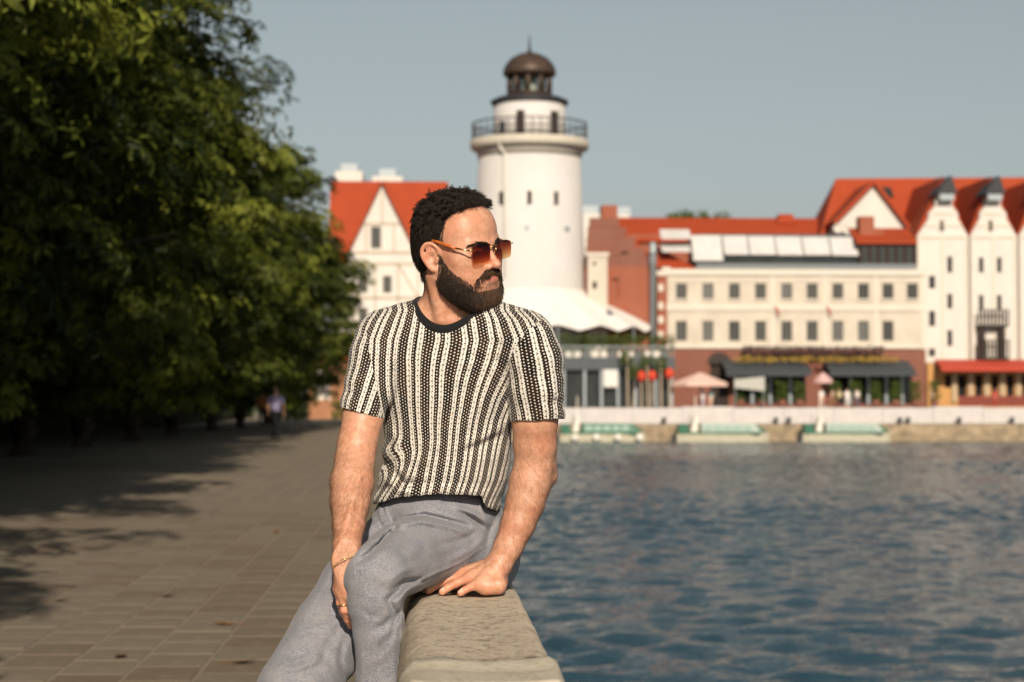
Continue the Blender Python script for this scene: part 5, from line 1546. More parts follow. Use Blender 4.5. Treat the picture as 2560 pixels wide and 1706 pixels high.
t = NT('skin')
co = t.coord(); at3 = t.node('ShaderNodeSeparateXYZ', {0: t.attr('tint')})
base = t.mix(t.smooth(t.noise(co, 85, 5, .7), .25, .75), (.455, .222, .128), (.655, .360, .238))
base = t.mix(t.m_('MULTIPLY', at3.outputs[1], .55), base, (.66, .23, .14))
base = t.mix(t.m_('MULTIPLY', t.smooth(t.noise(co, 17, 4, .65), .42, .66), .50), base, (.56, .22, .125))
base = t.mix(at3.outputs[0], base, (.50, .17, .13))
base = t.mix(t.m_('MULTIPLY', at3.outputs[2], .8), base, (.74, .47, .36))
fr = t.smooth(t.noise(co, 320, 2, .5), .70, .78)
base = t.mix(t.m_('MULTIPLY', fr, .28), base, (.30, .13, .07))
t.set(col=base, rough=t.m_('ADD', .38, t.m_('MULTIPLY', t.noise(co, 160, 3), .18)), spec=.45, sss=.10, sssr=(1.0, .35, .18), ssss=.012)
t.bump(t.m_('ADD', t.noise(co, 900, 3, .6), t.m_('MULTIPLY', t.noise(co, 260, 3, .6), 1.2)), .10, .0016)
M_SKIN = t.m

# ---- knit: columns of stitches read from cloth coordinates (u across, v along, in metres)
t = NT('striped_knit')
sep = t.node('ShaderNodeSeparateXYZ', {0: t.attr('cloth')})
u0, v0 = sep.outputs[0], sep.outputs[1]
co = t.coord()
wob = t.m_('ADD', t.m_('MULTIPLY', t.m_('SUBTRACT', t.noise(co, 24, 3, .6), .5), .0030), t.m_('MULTIPLY', t.m_('SUBTRACT', t.noise(co, 210, 2, .6), .5), .0026))
u = t.m_('ADD', u0, wob); v = v0
PER = .0565
uu = t.m_('MULTIPLY', t.m_('FRACT', t.m_('DIVIDE', u, PER)), PER)            # 0..PER
def band(a, b, s=.0006):
    return t.m_('MULTIPLY', t.smooth(uu, a - s, a + s), t.m_('SUBTRACT', 1.0, t.smooth(uu, b - s, b + s)))
edge = t.m_('MULTIPLY', t.m_('SINE', t.m_('MULTIPLY', v, 2*math.pi/.0062)), .0007)
uu = t.m_('ADD', uu, edge)
W1 = band(.0228, .0336); W2 = band(.0442, .0550)
white = t.m_('MAXIMUM', W1, W2)
# dots of pale thread in the black bands
row = .0066; colw = .0072
vi = t.m_('FLOOR', t.m_('DIVIDE', u, colw))
vsh = t.m_('MULTIPLY', t.m_('FRACT', t.m_('MULTIPLY', vi, .5)), row)
fx = t.m_('SUBTRACT', t.m_('FRACT', t.m_('DIVIDE', u, colw)), .5)
fy = t.m_('SUBTRACT', t.m_('FRACT', t.m_('DIVIDE', t.m_('ADD', v, vsh), row)), .5)
rr = t.m_('SQRT', t.m_('ADD', t.m_('MULTIPLY', fx, fx), t.m_('MULTIPLY', t.m_('MULTIPLY', fy, fy), .8)))
dots = t.m_('SUBTRACT', 1.0, t.smooth(rr, .155, .255))
# braid in the white bands: dark zig-zag seam with pinholes
def braid(c):
    du = t.m_('SUBTRACT', uu, c)
    zz = t.m_('MULTIPLY', t.m_('SUBTRACT', t.m_('ABSOLUTE', t.m_('SUBTRACT', t.m_('FRACT', t.m_('DIVIDE', v, .0112)), .5)), .25), .0040)
    line = t.m_('SUBTRACT', 1.0, t.smooth(t.m_('ABSOLUTE', t.m_('SUBTRACT', du, zz)), .0004, .0012))
    fv = t.m_('SUBTRACT', t.m_('FRACT', t.m_('DIVIDE', v, .0112)), .5)
    hole = t.m_('SUBTRACT', 1.0, t.smooth(t.m_('ADD', t.m_('MULTIPLY', t.m_('ABSOLUTE', fv), .0112), t.m_('MULTIPLY', t.m_('ABSOLUTE', du), .9)), .0019, .0032))
    rib = t.m_('MULTIPLY', t.m_('ABSOLUTE', t.m_('SUBTRACT', t.m_('FRACT', t.m_('ADD', t.m_('DIVIDE', v, .0046), t.m_('MULTIPLY', t.m_('ABSOLUTE', du), 120.0))), .5)), 2.0)
    return t.m_('MAXIMUM', t.m_('MULTIPLY', line, .75), t.m_('MULTIPLY', hole, .9)), rib
b1, r1 = braid(.0282); b2, r2 = braid(.0496)
brd = t.m_('MAXIMUM', t.m_('MULTIPLY', b1, W1), t.m_('MULTIPLY', b2, W2))
rib = t.m_('ADD', t.m_('MULTIPLY', r1, W1), t.m_('MULTIPLY', r2, W2))
n1 = t.noise(co, 30, 3, .6)
ink = t.mix(t.smooth(n1, .35, .65), (.008, .0075, .0075), (.032, .018, .010))       # skin glints through the open knit
blk = t.mix(dots, ink, (.66, .61, .53))
wht = t.mix(t.m_('MULTIPLY', rib, .30), (.80, .765, .69), (.55, .48, .40))
wht = t.mix(brd, wht, (.060, .045, .035))
tan = t.m_('MULTIPLY', t.smooth(t.noise(co, 90, 2, .5), .60, .74), .35)
wht = t.mix(tan, wht, (.50, .33, .21))
col = t.mix(white, blk, wht)
t.set(col=col, rough=.92, spec=.12, sheen=.15)
hgt = t.m_('ADD', t.m_('MULTIPLY', white, t.m_('SUBTRACT', t.m_('MULTIPLY', rib, .5), t.m_('MULTIPLY', brd, .9))), t.m_('MULTIPLY', dots, t.m_('SUBTRACT', .7, white)))
hgt = t.m_('ADD', hgt, t.m_('MULTIPLY', t.noise(co, 500, 2), .25))
t.bump(hgt, .55, .0022)
M_KNIT = t.m

t = NT('black_rib_knit')
co = t.coord()
t.set(col=t.mix(t.noise(co, 600, 2), (.008, .008, .009), (.018, .017, .018)), rough=.9, spec=.12, sheen=.1)
t.bump(t.noise(co, 700, 2), .4, .002)
M_RIB = t.m

t = NT('grey_chambray')
co = t.coord()
wa = t.noise(t.mapping(co, (1500, 1500, 90)), 1.0, 2, .6); wb = t.noise(t.mapping(co, (110, 500, 1500)), 1.0, 2, .6)
wc = t.noise(co, 26, 4, .65)
thread = t.m_('ADD', t.m_('MULTIPLY', wa, .55), t.m_('MULTIPLY', wb, .55))
col = t.ramp(thread, [(.36, (.078, .088, .128)), (.50, (.160, .167, .200)), (.66, (.335, .332, .345))])
col = t.mix(t.smooth(wc, .42, .70), col, t.mix(.5, col, (.29, .280, .282)))
t.set(col=col, rough=.88, spec=.15, sheen=.12)
t.bump(t.m_('ADD', t.m_('MULTIPLY', thread, .7), t.m_('MULTIPLY', wc, .6)), .30, .0016)
M_CHAM = t.m

man = empty('person', (float(M(1100, 1000, .2)[0]), float(M(1100, 1000, .2)[1]), WALL_TOP))
tag(man, 'bearded man in striped knit shirt and grey trousers sitting on the stone parapet', 'person')
M_OFF = np.array(man.location, np.float32)
def man_part(name, V, F, mat, parent=man, smooth=True):
    me = mesh_np(name, V - M_OFF, F, smooth)
    me.materials.append(mat)
    o = bpy.data.objects.new(name, me); COL.objects.link(o)
    o.parent = parent
    return o
body = man_part('body', Vb, Fb, M_SKIN)
vattr(body.data, 'tint', skin_attr(Vb))

shirt = man_part('shirt', Vs, Fs, M_KNIT)
px, py, dd = project(Vs)
seamL = np.interp(py, [780, 815, 853, 937, 1045, 1100], [925, 916, 918, 935, 958, 962])
seamR = np.interp(py, [770, 800, 834, 891, 968, 1044, 1100], [1372, 1352, 1314, 1277, 1271, 1276, 1280])
L_, R_ = np.interp(py, TY, TLX - 0), np.interp(py, TY, TRX + 0)
hw = np.maximum((R_ - L_) / 2, 150); cx = (L_ + R_) / 2
wv = smoothstep(px, 1020, 1250)
pxs = px + .16 * (py - 820) * wv + 1.6 * np.sin(py / 61 + px / 90) + .9 * np.sin(py / 23 - px / 41 + 1) + .8 * np.sin(py / 37 + px / 17)
pxs = pxs + smoothstep(py, 1085, 1130) * (1 - smoothstep(px, 985, 1075)) * (15 * np.sin((py - 1090) / 24 + (px - 950) / 30))
xn = (pxs - cx) / hw
u_t = .145 * (xn + .22 * xn ** 3) + .0055
v_t = -(py - 1000) * dd / FPX
def arm_uv(rows, V, off):
    a = np.array([M(*q[:3]) for q in (rows[0], rows[-1])]); ax = (a[1] - a[0]) / np.linalg.norm(a[1] - a[0])
    q = V - a[0]; al = q @ ax; e = q - al[:, None] * ax
    fx = np.array((1, 0, 0), np.float32); fx = fx - (fx @ ax) * ax; fx /= np.linalg.norm(fx); fy = np.cross(ax, fx)
    return np.arctan2(e @ fx, -(e @ fy) * np.sign(fy[1]) * -1 if False else (e @ np.array((0, -1, 0), np.float32))) * .056 + off, al
ur, vr = arm_uv([(962, 856, .095), (904, 1032, .032)], Vs, .030)
ul, vl = arm_uv([(1312, 862, .06), (1343, 1045, .075)], Vs, .012)
fc = Vs[Fs].mean(1); fpx, fpy, _ = project(fc)
fL = np.interp(fpy, [780, 815, 853, 937, 1045, 1100], [925, 916, 918, 935, 958, 962]); fR = np.interp(fpy, [770, 800, 834, 891, 968, 1044, 1100], [1372, 1352, 1314, 1277, 1271, 1276, 1280])
kind = np.where((fpx < fL) & (fpy < 1055), 1, np.where((fpx > fR) & (fpy < 1065), 2, 0))
lu = np.stack([u_t, ur, ul]); lv = np.stack([v_t, vr, vl])
k4 = np.repeat(kind, 4); vi4 = Fs.ravel()
cl = np.stack([lu[k4, vi4], lv[k4, vi4], np.zeros(len(vi4))], 1).astype(np.float32)
a_ = shirt.data.attributes.new('cloth', 'FLOAT_VECTOR', 'CORNER'); a_.data.foreach_set('vector', cl.ravel())

cv = []
for k in range(48):
    a = 2 * math.pi * k / 48
    cv.append(ring_c + ring_e1 * math.cos(a) * 1.04 + ring_e2 * math.sin(a) * 1.04)
ss = np.linspace(.05, -.05, 101); n_up = ring_n * np.sign(ring_n[2]); lift_ = []
for p_ in cv:
    Q_ = (p_[None] + ss[:, None] * n_up[None]).astype(np.float32)
    f_ = shirt_outer(Q_, p_, .1)
    k_ = np.flatnonzero(f_ < 0)
    lift_.append(ss[k_[0]] if len(k_) else 0.0)
lift_ = np.array(lift_)
for _ in range(6): lift_ = (np.roll(lift_, 1) + lift_ * 2 + np.roll(lift_, -1)) / 4
cv = [p_ + n_up * l_ for p_, l_ in zip(cv, lift_)]
mb = MB()
cvn = [Vector(p - M_OFF) for p in cv]
vs, fs = [], []
nrm = Vector(ring_n) * (1 if ring_n[2] > 0 else -1)
for k, p in enumerate(cvn):
    out = (p - Vector(ring_c - M_OFF)).normalized()
    w = (out * .75 - nrm * .66).normalized(); th_ = w.cross((cvn[(k+1) % 48] - cvn[k-1]).normalized()).normalized()
    if th_.dot(nrm) < 0: th_ = -th_
    for c_, s_ in ((-.0085, -.0025), (-.0085, .0012), (-.005, .0034), (.004, .0034), (.0088, .0012), (.0088, -.0030)):
        vs.append(p + w * c_ + th_ * s_)
for k in range(48):
    for j in range(6):
        fs.append((k*6+j, k*6+(j+1) % 6, ((k+1) % 48)*6+(j+1) % 6, ((k+1) % 48)*6+j))
mb.add(vs, fs)
collar = mb.build('collar', M_RIB, shirt, smooth=True)

trousers = man_part('trousers', Vp, Fp, M_CHAM)
M_SHOE = plain('white_leather', (.55, .52, .48), .5, .08, 8)
for ank, dv in ((ank_l, (-.75, -.66)), (ank_r, (-.70, -.71))):
    fd = np.array((dv[0], dv[1], 0), np.float32); z0_ = np.array((0, 0, 1), np.float32)
    b_ = np.array((ank[0], ank[1], .30), np.float32)
    shf = union([Cone(b_ + z0_ * .12, b_ + z0_ * .045, .043, .047), Cone(b_ - fd * .035 + z0_ * .04, b_ + fd * .09 + z0_ * .042, .044, .044), Cone(b_ + fd * .09 + z0_ * .038, b_ + fd * .19 + z0_ * .030, .045, .036)], .02)
    Vq, Fq = skin_field(lambda P, c, r: np.maximum(shf(P, c, r), .303 - P[:, 2]), b_ - np.array((.27, .27, .01)), b_ + np.array((.1, .1, .19)), .006)
    man_part('shoe', Vq, Fq, M_SHOE)
t = NT('hair_mass'); co = t.coord()
t.set(col=t.mix(t.noise(co, 150, 3), (.006, .0045, .004), (.016, .011, .008)), rough=.75, spec=.2); t.bump(t.noise(co, 260, 3), .8, .004)
M_HAIRM = t.m
t = NT('beard_mass'); co = t.coord()
t.set(col=t.mix(t.noise(co, 200, 3), (.010, .006, .004), (.030, .017, .009)), rough=.8, spec=.15); t.bump(t.noise(co, 300, 3), .8, .004)
M_BEARDM = t.m
hair = man_part('hair', Vh, Fh, M_HAIRM)
beard = man_part('beard', Vg, Fg, M_BEARDM)
# ---- strands
def hair_mat(name, c0, c1, rough=.45):
    t = NT(name)
    inf = t.node('ShaderNodeHairInfo')
    t.set(col=t.mix(inf.outputs['Random'], c0, c1), rough=rough, spec=.35)
    return t.m
M_HAIR = hair_mat('dark_hair', (.010, .007, .006), (.030, .020, .014))
M_BEARD = hair_mat('dark_beard', (.010, .0065, .0045), (.036, .020, .011))
M_BROWN = hair_mat('brown_beard', (.035, .018, .009), (.15, .078, .036))
M_ARMH = hair_mat('arm_hair', (.06, .030, .015), (.16, .085, .04))

def strands(name, pts, rad, mat, parent):
    """pts (n, k, 3) in world space"""
    n, k, _ = pts.shape
    hc = bpy.data.hair_curves.new(name)
    hc.add_curves([k] * n)
    hc.points.foreach_set('position', (pts - M_OFF).astype(np.float32).ravel())
    a = hc.attributes.get('radius') or hc.attributes.new('radius', 'FLOAT', 'POINT')
    r = (rad * np.linspace(1, .45, k))[None, :].repeat(n, 0).astype(np.float32)
    a.data.foreach_set('value', r.ravel())
    hc.materials.append(mat)
    o = bpy.data.objects.new(name, hc); COL.objects.link(o)
    o.parent = parent
    return o

def normals(V, F):
    a = np.cross(V[F[:, 2]] - V[F[:, 0]], V[F[:, 3]] - V[F[:, 1]])
    N = np.zeros_like(V)
    for k in range(4): np.add.at(N, F[:, k], a)
    return N / (np.linalg.norm(N, axis=1)[:, None] + 1e-12)

def grow(root, nrm, flow, length, k, curl, cfreq, lift, rng):
    """root (n,3); flow (n,3) tangent-ish direction; curl amplitude in m"""
    n = len(root)
    flow = flow / (np.linalg.norm(flow, axis=1)[:, None] + 1e-9)
    a = np.cross(nrm, flow); a /= np.linalg.norm(a, axis=1)[:, None] + 1e-9
    ph = rng.uniform(0, 2*np.pi, n); fq = cfreq * rng.uniform(.7, 1.3, n)
    s = np.linspace(0, 1, k)
    out = np.empty((n, k, 3), np.float32)
    for i, t_ in enumerate(s):
        d = length * t_
        bend = t_ ** 1.2
        dirv = nrm * (lift * (1 - .55 * bend))[:, None] + flow * ((1 - lift) * (.35 + bend))[:, None]
        dirv /= np.linalg.norm(dirv, axis=1)[:, None]
        c = (curl * min(1, t_ * 2.5))[:, None]
        out[:, i] = root + dirv * d[:, None] + (a * np.cos(ph + fq * t_)[:, None] + nrm * (.7 * np.sin(ph + fq * t_))[:, None] + flow * (.5 * np.sin(ph*1.7 + fq * t_))[:, None]) * c - (a * np.cos(ph)[:, None]) * 0
    return out

rng = np.random.default_rng(3)
# scalp
Nh = normals(Vh, Fh); qh = to_head(Vh); mk = scalp_mask(qh)
def pick(mask, n):
    i = np.flatnonzero(mask); return rng.choice(i, n, replace=len(i) < n)
up = np.clip((qh[:, 2] - .035) / .06, 0, 1)
outside = (Nh * (Vh - HL(0, -.01, .035))).sum(1) > 0
def w2(v): return v @ H_ROT.T                                     # head direction to world
def clump(guides, gn, n_child, spread, tipk):
    g, k, _ = guides.shape
    a = np.cross(gn, rng.normal(size=(g, 3))); a /= np.linalg.norm(a, axis=1)[:, None]; b = np.cross(gn, a)
    ang = rng.uniform(0, 2*np.pi, (n_child, g)); rad = spread * np.sqrt(rng.random((n_child, g)))
    off = (np.cos(ang) * rad)[..., None] * a + (np.sin(ang) * rad)[..., None] * b
    w = np.linspace(1, tipk, k)
    out = guides[None] + off[:, :, None, :] * w[None, None, :, None] + rng.normal(size=(n_child, g, k, 3)) * .0004
    cut = rng.uniform(.75, 1.1, (n_child, g))[..., None, None]
    out = out[:, :, :1] + (out - out[:, :, :1]) * cut
    return out.reshape(-1, k, 3)
i = pick((mk > -.001) & outside & (up > .0 + .5 * rng.random(len(up))), 1900)
q = qh[i]; n = len(i)
sw = 6.0 * np.sin(q[:, 0] * 70 + 1) * np.sin(q[:, 1] * 55)
fl = np.stack([np.sign(q[:, 0]) * .45 + .55 * np.sin(sw), np.where(q[:, 1] > .05, .0, .30) + .6 * np.cos(sw), np.where(q[:, 2] > .09, 0, -.55) + .2 * rng.normal(size=n)], 1)
ln = (.007 + .008 * up[i]) * rng.uniform(.7, 1.25, n) * np.where((q[:, 1] > .045) | (q[:, 1] < -.06), .7, 1)
gd = grow(Vh[i] - Nh[i] * .001, Nh[i], w2(fl), ln, 9, .0032 * rng.uniform(.6, 1.3, n) * (.30 + .70 * up[i]), 7.5, np.full(n, .05), rng)
strands('curls', clump(gd, Nh[i], 13, .0034, .95), .00030, M_HAIR, hair)
i = pick((mk > -.003) & outside & (up < .8 * rng.random(len(up))), 11000)
q = qh[i]
fl = np.stack([.1 * rng.normal(size=len(i)), -.35 + .2 * rng.normal(size=len(i)), -1.0 + 0 * q[:, 0]], 1)
ln = (.005 + .008 * up[i]) * rng.uniform(.6, 1.3, len(i))
strands('short_sides', grow(Vh[i] - Nh[i] * .0015, Nh[i], w2(fl), ln, 5, .0006 + 0 * ln, 3.0, np.full(len(i), .30), rng), .00026, M_HAIR, hair)
# fine hair where the hairline fades into skin
Nb = normals(Vb, Fb); qb = to_head(Vb); mkb = scalp_mask(qb)
hd = (np.linalg.norm(qb, axis=1) < .17)
i = pick(hd & (mkb > -.007) & (mkb < .012) & (qb[:, 2] > -.055) & (np.abs(qb[:, 0]) < .0765) & (qb[:, 1] < .11) & ~((np.abs(qb[:, 0]) > .068) & (np.abs(qb[:, 1] + .002) < .03) & (qb[:, 2] < .034)), 3000)
q = qb[i]
fl = np.stack([.2 * rng.normal(size=len(i)), np.where(q[:, 2] > .075, .3, -.1) + .3 * rng.normal(size=len(i)), np.where(q[:, 2] > .075, .2, -1.0) + .3 * rng.normal(size=len(i))], 1)
strands('hairline_fuzz', grow(Vb[i], Nb[i], w2(fl), .008 * rng.uniform(.5, 1.3, len(i)) + .010 * (q[:, 2] > .075), 6, np.where(q[:, 2] > .075, .0025, .0003), 7.0, np.full(len(i), .25), rng), .00024, M_HAIR, hair)
# beard
Ng = normals(Vg, Fg); qg = to_head(Vg)
ctr = np.abs(qg[:, 0]) / .03 + np.clip((.075 - qg[:, 1]) / .03, 0, 9)
fr_w = np.clip(1.15 - ctr * .60, 0, 1)                              # browner round mouth and chin
out_g = (Ng * (Vg - HL(0, .02, -.05))).sum(1) > 0
for nm, mat, mask, n in (('beard_strands', M_BEARD, rng.random(len(Vg)) > fr_w * .8, 17000), ('brown_beard_strands', M_BROWN, rng.random(len(Vg)) < fr_w, 6500)):
    i = pick(out_g & mask & (rng.random(len(Vg)) < np.maximum(smoothstep(beard_mask(qg), -.002, .016), qg[:, 1] > .07)), n)
    q = qg[i]
    fl = np.stack([np.sign(q[:, 0]) * np.where(q[:, 2] > -.046, .5, .05) + .14 * rng.normal(size=n), np.where(q[:, 1] > .05, .30, .10) + .14 * rng.normal(size=n), -1.0 + 0 * q[:, 0]], 1)
    ln = np.interp(-q[:, 2], [.0, .04, .075, .12], [.005, .008, .011, .013]) * rng.uniform(.6, 1.35, n)
    ln = np.where((q[:, 2] > -.050) & (q[:, 1] > .062), .007 * rng.uniform(.6, 1.2, n), ln)
    strands(nm, grow(Vg[i] - Ng[i] * .001, Ng[i], w2(fl), ln, 6, .0013 * rng.uniform(.3, 1.3, n), 5.0, np.full(n, .30), rng), .00022, mat, beard)
mb_ = beard_mask(qb)
i = pick(hd & (mb_ > -.006) & (mb_ < .016) & (qb[:, 1] > -.0) & (qb[:, 2] < .01) & (qb[:, 2] > -.066) & (np.abs(qb[:, 0]) < .0745), 4200)
q = qb[i]; n = len(i)
fl = np.stack([.1 * rng.normal(size=n), .2 + .2 * rng.normal(size=n), -1.0 + 0 * q[:, 0]], 1)
strands('cheek_stubble', grow(Vb[i], Nb[i], w2(fl), .006 * rng.uniform(.4, 1.3, n), 4, .0003 + 0 * q[:, 0], 3.0, np.full(n, .25), rng), .00022, M_BEARD, beard)
# brows
pts, nr, fw = [], [], []
i = np.flatnonzero(hd & (qb[:, 1] > .055) & (np.abs(qb[:, 0]) > .010) & (np.abs(qb[:, 0]) < .053))
bz = .0215 + .0035 * np.sin(np.clip((np.abs(qb[i, 0]) - .010) / .043, 0, 1) * np.pi * .85) - .09 * np.clip(np.abs(qb[i, 0]) - .040, 0, 1)
wd = np.interp(np.abs(qb[i, 0]), [.010, .025, .053], [.0042, .0044, .0016])
i = i[np.abs(qb[i, 2] - bz) < wd]
i = rng.choice(i, 1100); n = len(i); q = qb[i]
fl = np.stack([np.sign(q[:, 0]) * 1.0, -.45 + 0 * q[:, 0], .25 - .5 * (np.abs(q[:, 0]) > .035) + .12 * rng.normal(size=n)], 1)
strands('eyebrows', grow(Vb[i], Nb[i], w2(fl), .0085 * rng.uniform(.6, 1.2, n), 5, .0003 + 0 * q[:, 0], 3.0, np.full(n, .16), rng), .00026, M_BEARD, hair)
# forearms
pxb, pyb, _ = project(Vb)
low = ((pyb > 1060) & (pyb < 1430) & ~hd & ((pxb < 945) | (pxb > 1185)))
wgt = low & (rng.random(len(Vb)) < np.interp(pyb, [1060, 1150, 1230, 1360, 1430], [.1, .45, 1, .9, .15]))
i = pick(wgt, 11000); n = len(i)
side = np.where(pxb[i] < 1000, -1.0, 1.0)
fl = np.stack([.5 * side + .35 * rng.normal(size=n), .1 * rng.normal(size=n), -.9 + .25 * rng.normal(size=n)], 1).astype(np.float32)
fl -= (fl * Nb[i]).sum(1)[:, None] * Nb[i]
strands('arm_hair', grow(Vb[i], Nb[i], fl, .013 * rng.uniform(.5, 1.3, n), 5, .0009 * rng.uniform(.3, 1.3, n), 4.0, np.full(n, .16), rng), .00008, M_ARMH, body)
# ---- sunglasses: built in head space, worn
GL = bpy.data.objects.new('sunglasses', None); COL.objects.link(GL)
GL.matrix_world = Matrix.Translation(Vector(H_C)) @ Matrix(H_ROT.tolist()).to_4x4()
tag(GL, 'rimless sunglasses with brown gradient lenses and orange arms worn by the seated man', 'sunglasses')
t = NT('gradient_lens')
z = t.node('ShaderNodeSeparateXYZ', {0: t.coord()}).outputs[2]
tint = t.ramp(t.node('ShaderNodeMapRange', {'Value': z, 'From Min': -.018, 'From Max': .022}).outputs[0], [(0.0, (.96, .87, .68)), (.40, (.74, .46, .27)), (.75, (.45, .17, .10)), (1.0, (.34, .11, .075))])
tr = t.node('ShaderNodeBsdfTransparent', {'Color': tint}); gl = t.node('ShaderNodeBsdfGlossy', {'Color': (1, .9, .85), 'Roughness': .03})
fr = t.node('ShaderNodeLayerWeight', {'Blend': .5}).outputs['Facing']
fr = t.m_('ADD', .045, t.m_('MULTIPLY', t.m_('POWER', fr, 4.0), .55))
mx = t.node('ShaderNodeMixShader', {0: fr, 1: tr.outputs[0], 2: gl.outputs[0]})
t.t.links.new(mx.outputs[0], t.out.inputs['Surface'])
M_LENS = t.m
M_GOLD = plain('gold_metal', (.80, .56, .24), .25, .05, metal=1.0)
M_ACET = plain('orange_acetate', (.46, .12, .025), .28, .25, 60.0, spec=.5)
def lens_y(x): return .1015 - .0050 * (x / .066)
for s in (1, -1):
    out = [(.0105, .0215), (.020, .0255), (.050, .0245), (.0640, .0205), (.0655, .010), (.0630, -.0085), (.0590, -.0135), (.030, -.0150), (.0165, -.0120), (.0120, -.002)]
    n = len(out)
    vs = [(s*x, lens_y(x) + .0009, z_) for x, z_ in out] + [(s*x, lens_y(x) - .0009, z_) for x, z_ in out]
    mb = MB(); fs = [tuple(range(n)), tuple(range(n, 2*n))[::-1]] + [(i, n+i, n+(i+1) % n, (i+1) % n) for i in range(n)]
    mb.add(vs, fs); mb.build('lens', M_LENS, GL)
    hx, hy, hz = s*.0665, lens_y(.066), .0150
    hb = MB().tube([(hx - s*.003, hy + .002, hz), (hx + s*.004, hy, hz), (hx + s*.0055, hy - .006, hz)], .0019, 8)
    hb.build('hinge', M_GOLD, GL, smooth=True)
    mb = MB(); a = Vector((hx + s*.0055, hy - .006, hz)); b = Vector((s*.0775, .062, .0195)); c = Vector((s*.0785, .004, .0345)); d = Vector((s*.0705, -.010, .031)); e = Vector((s*.0660, -.026, .010))
    mb.tube([a, a.lerp(b, .5), b], [.0017, .0019, .0022], 8).build('arm_front', M_GOLD, GL, smooth=True)
    MB().tube([b + (a - b) * .02, b.lerp(c, .35), b.lerp(c, .75), c, d, e], [.0026, .0036, .0036, .0032, .0028, .0024], 8).build('arm', M_ACET, GL, smooth=True)
MB().tube([(-.0135, lens_y(.013) + .001, .0150), (-.006, .1040, .0185), (.006, .1040, .0185), (.0135, lens_y(.013) + .001, .0150)], .0011, 8).build('bridge', M_GOLD, GL, smooth=True)
for s in (1, -1):
    MB().tube([(s*.0125, lens_y(.012) - .001, .010), (s*.011, .094, .006), (s*.0105, .0905, .000)], .0010, 6).build('nose_pad', M_GOLD, GL, smooth=True)

# ---- bracelet and ring on the right hand
def loop_on(center, axis, r, name, label, cat, tube_r, n, link_r=None, tilt=(0, 0, 0)):
    ax = Vector(axis).normalized(); q = ax.to_track_quat('Z', 'Y').to_matrix()
    root = empty(name, center)
    tag(root, label, cat)
    if link_r:
        for k in range(n):
            a0 = 2*math.pi*k/n
            p = q @ Vector((math.cos(a0)*r, math.sin(a0)*r*.88, 0)); d = q @ Vector((-math.sin(a0), math.cos(a0)*.88, 0)); d.normalize()
            side = q @ Vector((0, 0, 1)) if k % 2 else p.normalized()
            L = 1.15 * math.pi * r / n
            MB().tube([p - d*L + side*link_r*.4, p - d*L*.3 + side*link_r, p + d*L*.3 + side*link_r, p + d*L + side*link_r*.4, p + d*L*.3 - side*link_r, p - d*L*.3 - side*link_r, p - d*L - side*link_r*.2], tube_r, 5).build('chain_link', M_GOLD, root, smooth=True)
    else:
        pts = [q @ Vector((math.cos(2*math.pi*k/n)*r, math.sin(2*math.pi*k/n)*r, 0)) for k in range(n + 1)]
        MB().tube(pts, tube_r, 6).build('band', M_GOLD, root, smooth=True)
    return root
ba, bb = M(836, 1431, -.172), M(901, 1391, -.178)
w_ax = np.array(M(868, 1425, -.180)) - np.array(M(866, 1370, -.163))
bx = (bb - ba) / np.linalg.norm(bb - ba); ax_ = w_ax - (w_ax @ bx) * bx
loop_on(Vector((ba + bb) / 2) + Vector((0, .004, 0)), ax_, np.linalg.norm(bb - ba) / 2 + .0015, 'bracelet', 'thin gold chain bracelet on the wrist of the hand between the knees', 'bracelet', .0007, 46, .0012)
rg = (mq[2] * .30 + pq[2] * .70)
loop_on(rg, pq[2] - mq[2], .0106, 'finger_ring', 'slim gold ring on a finger of the hand between the knees', 'ring', .0013, 20)
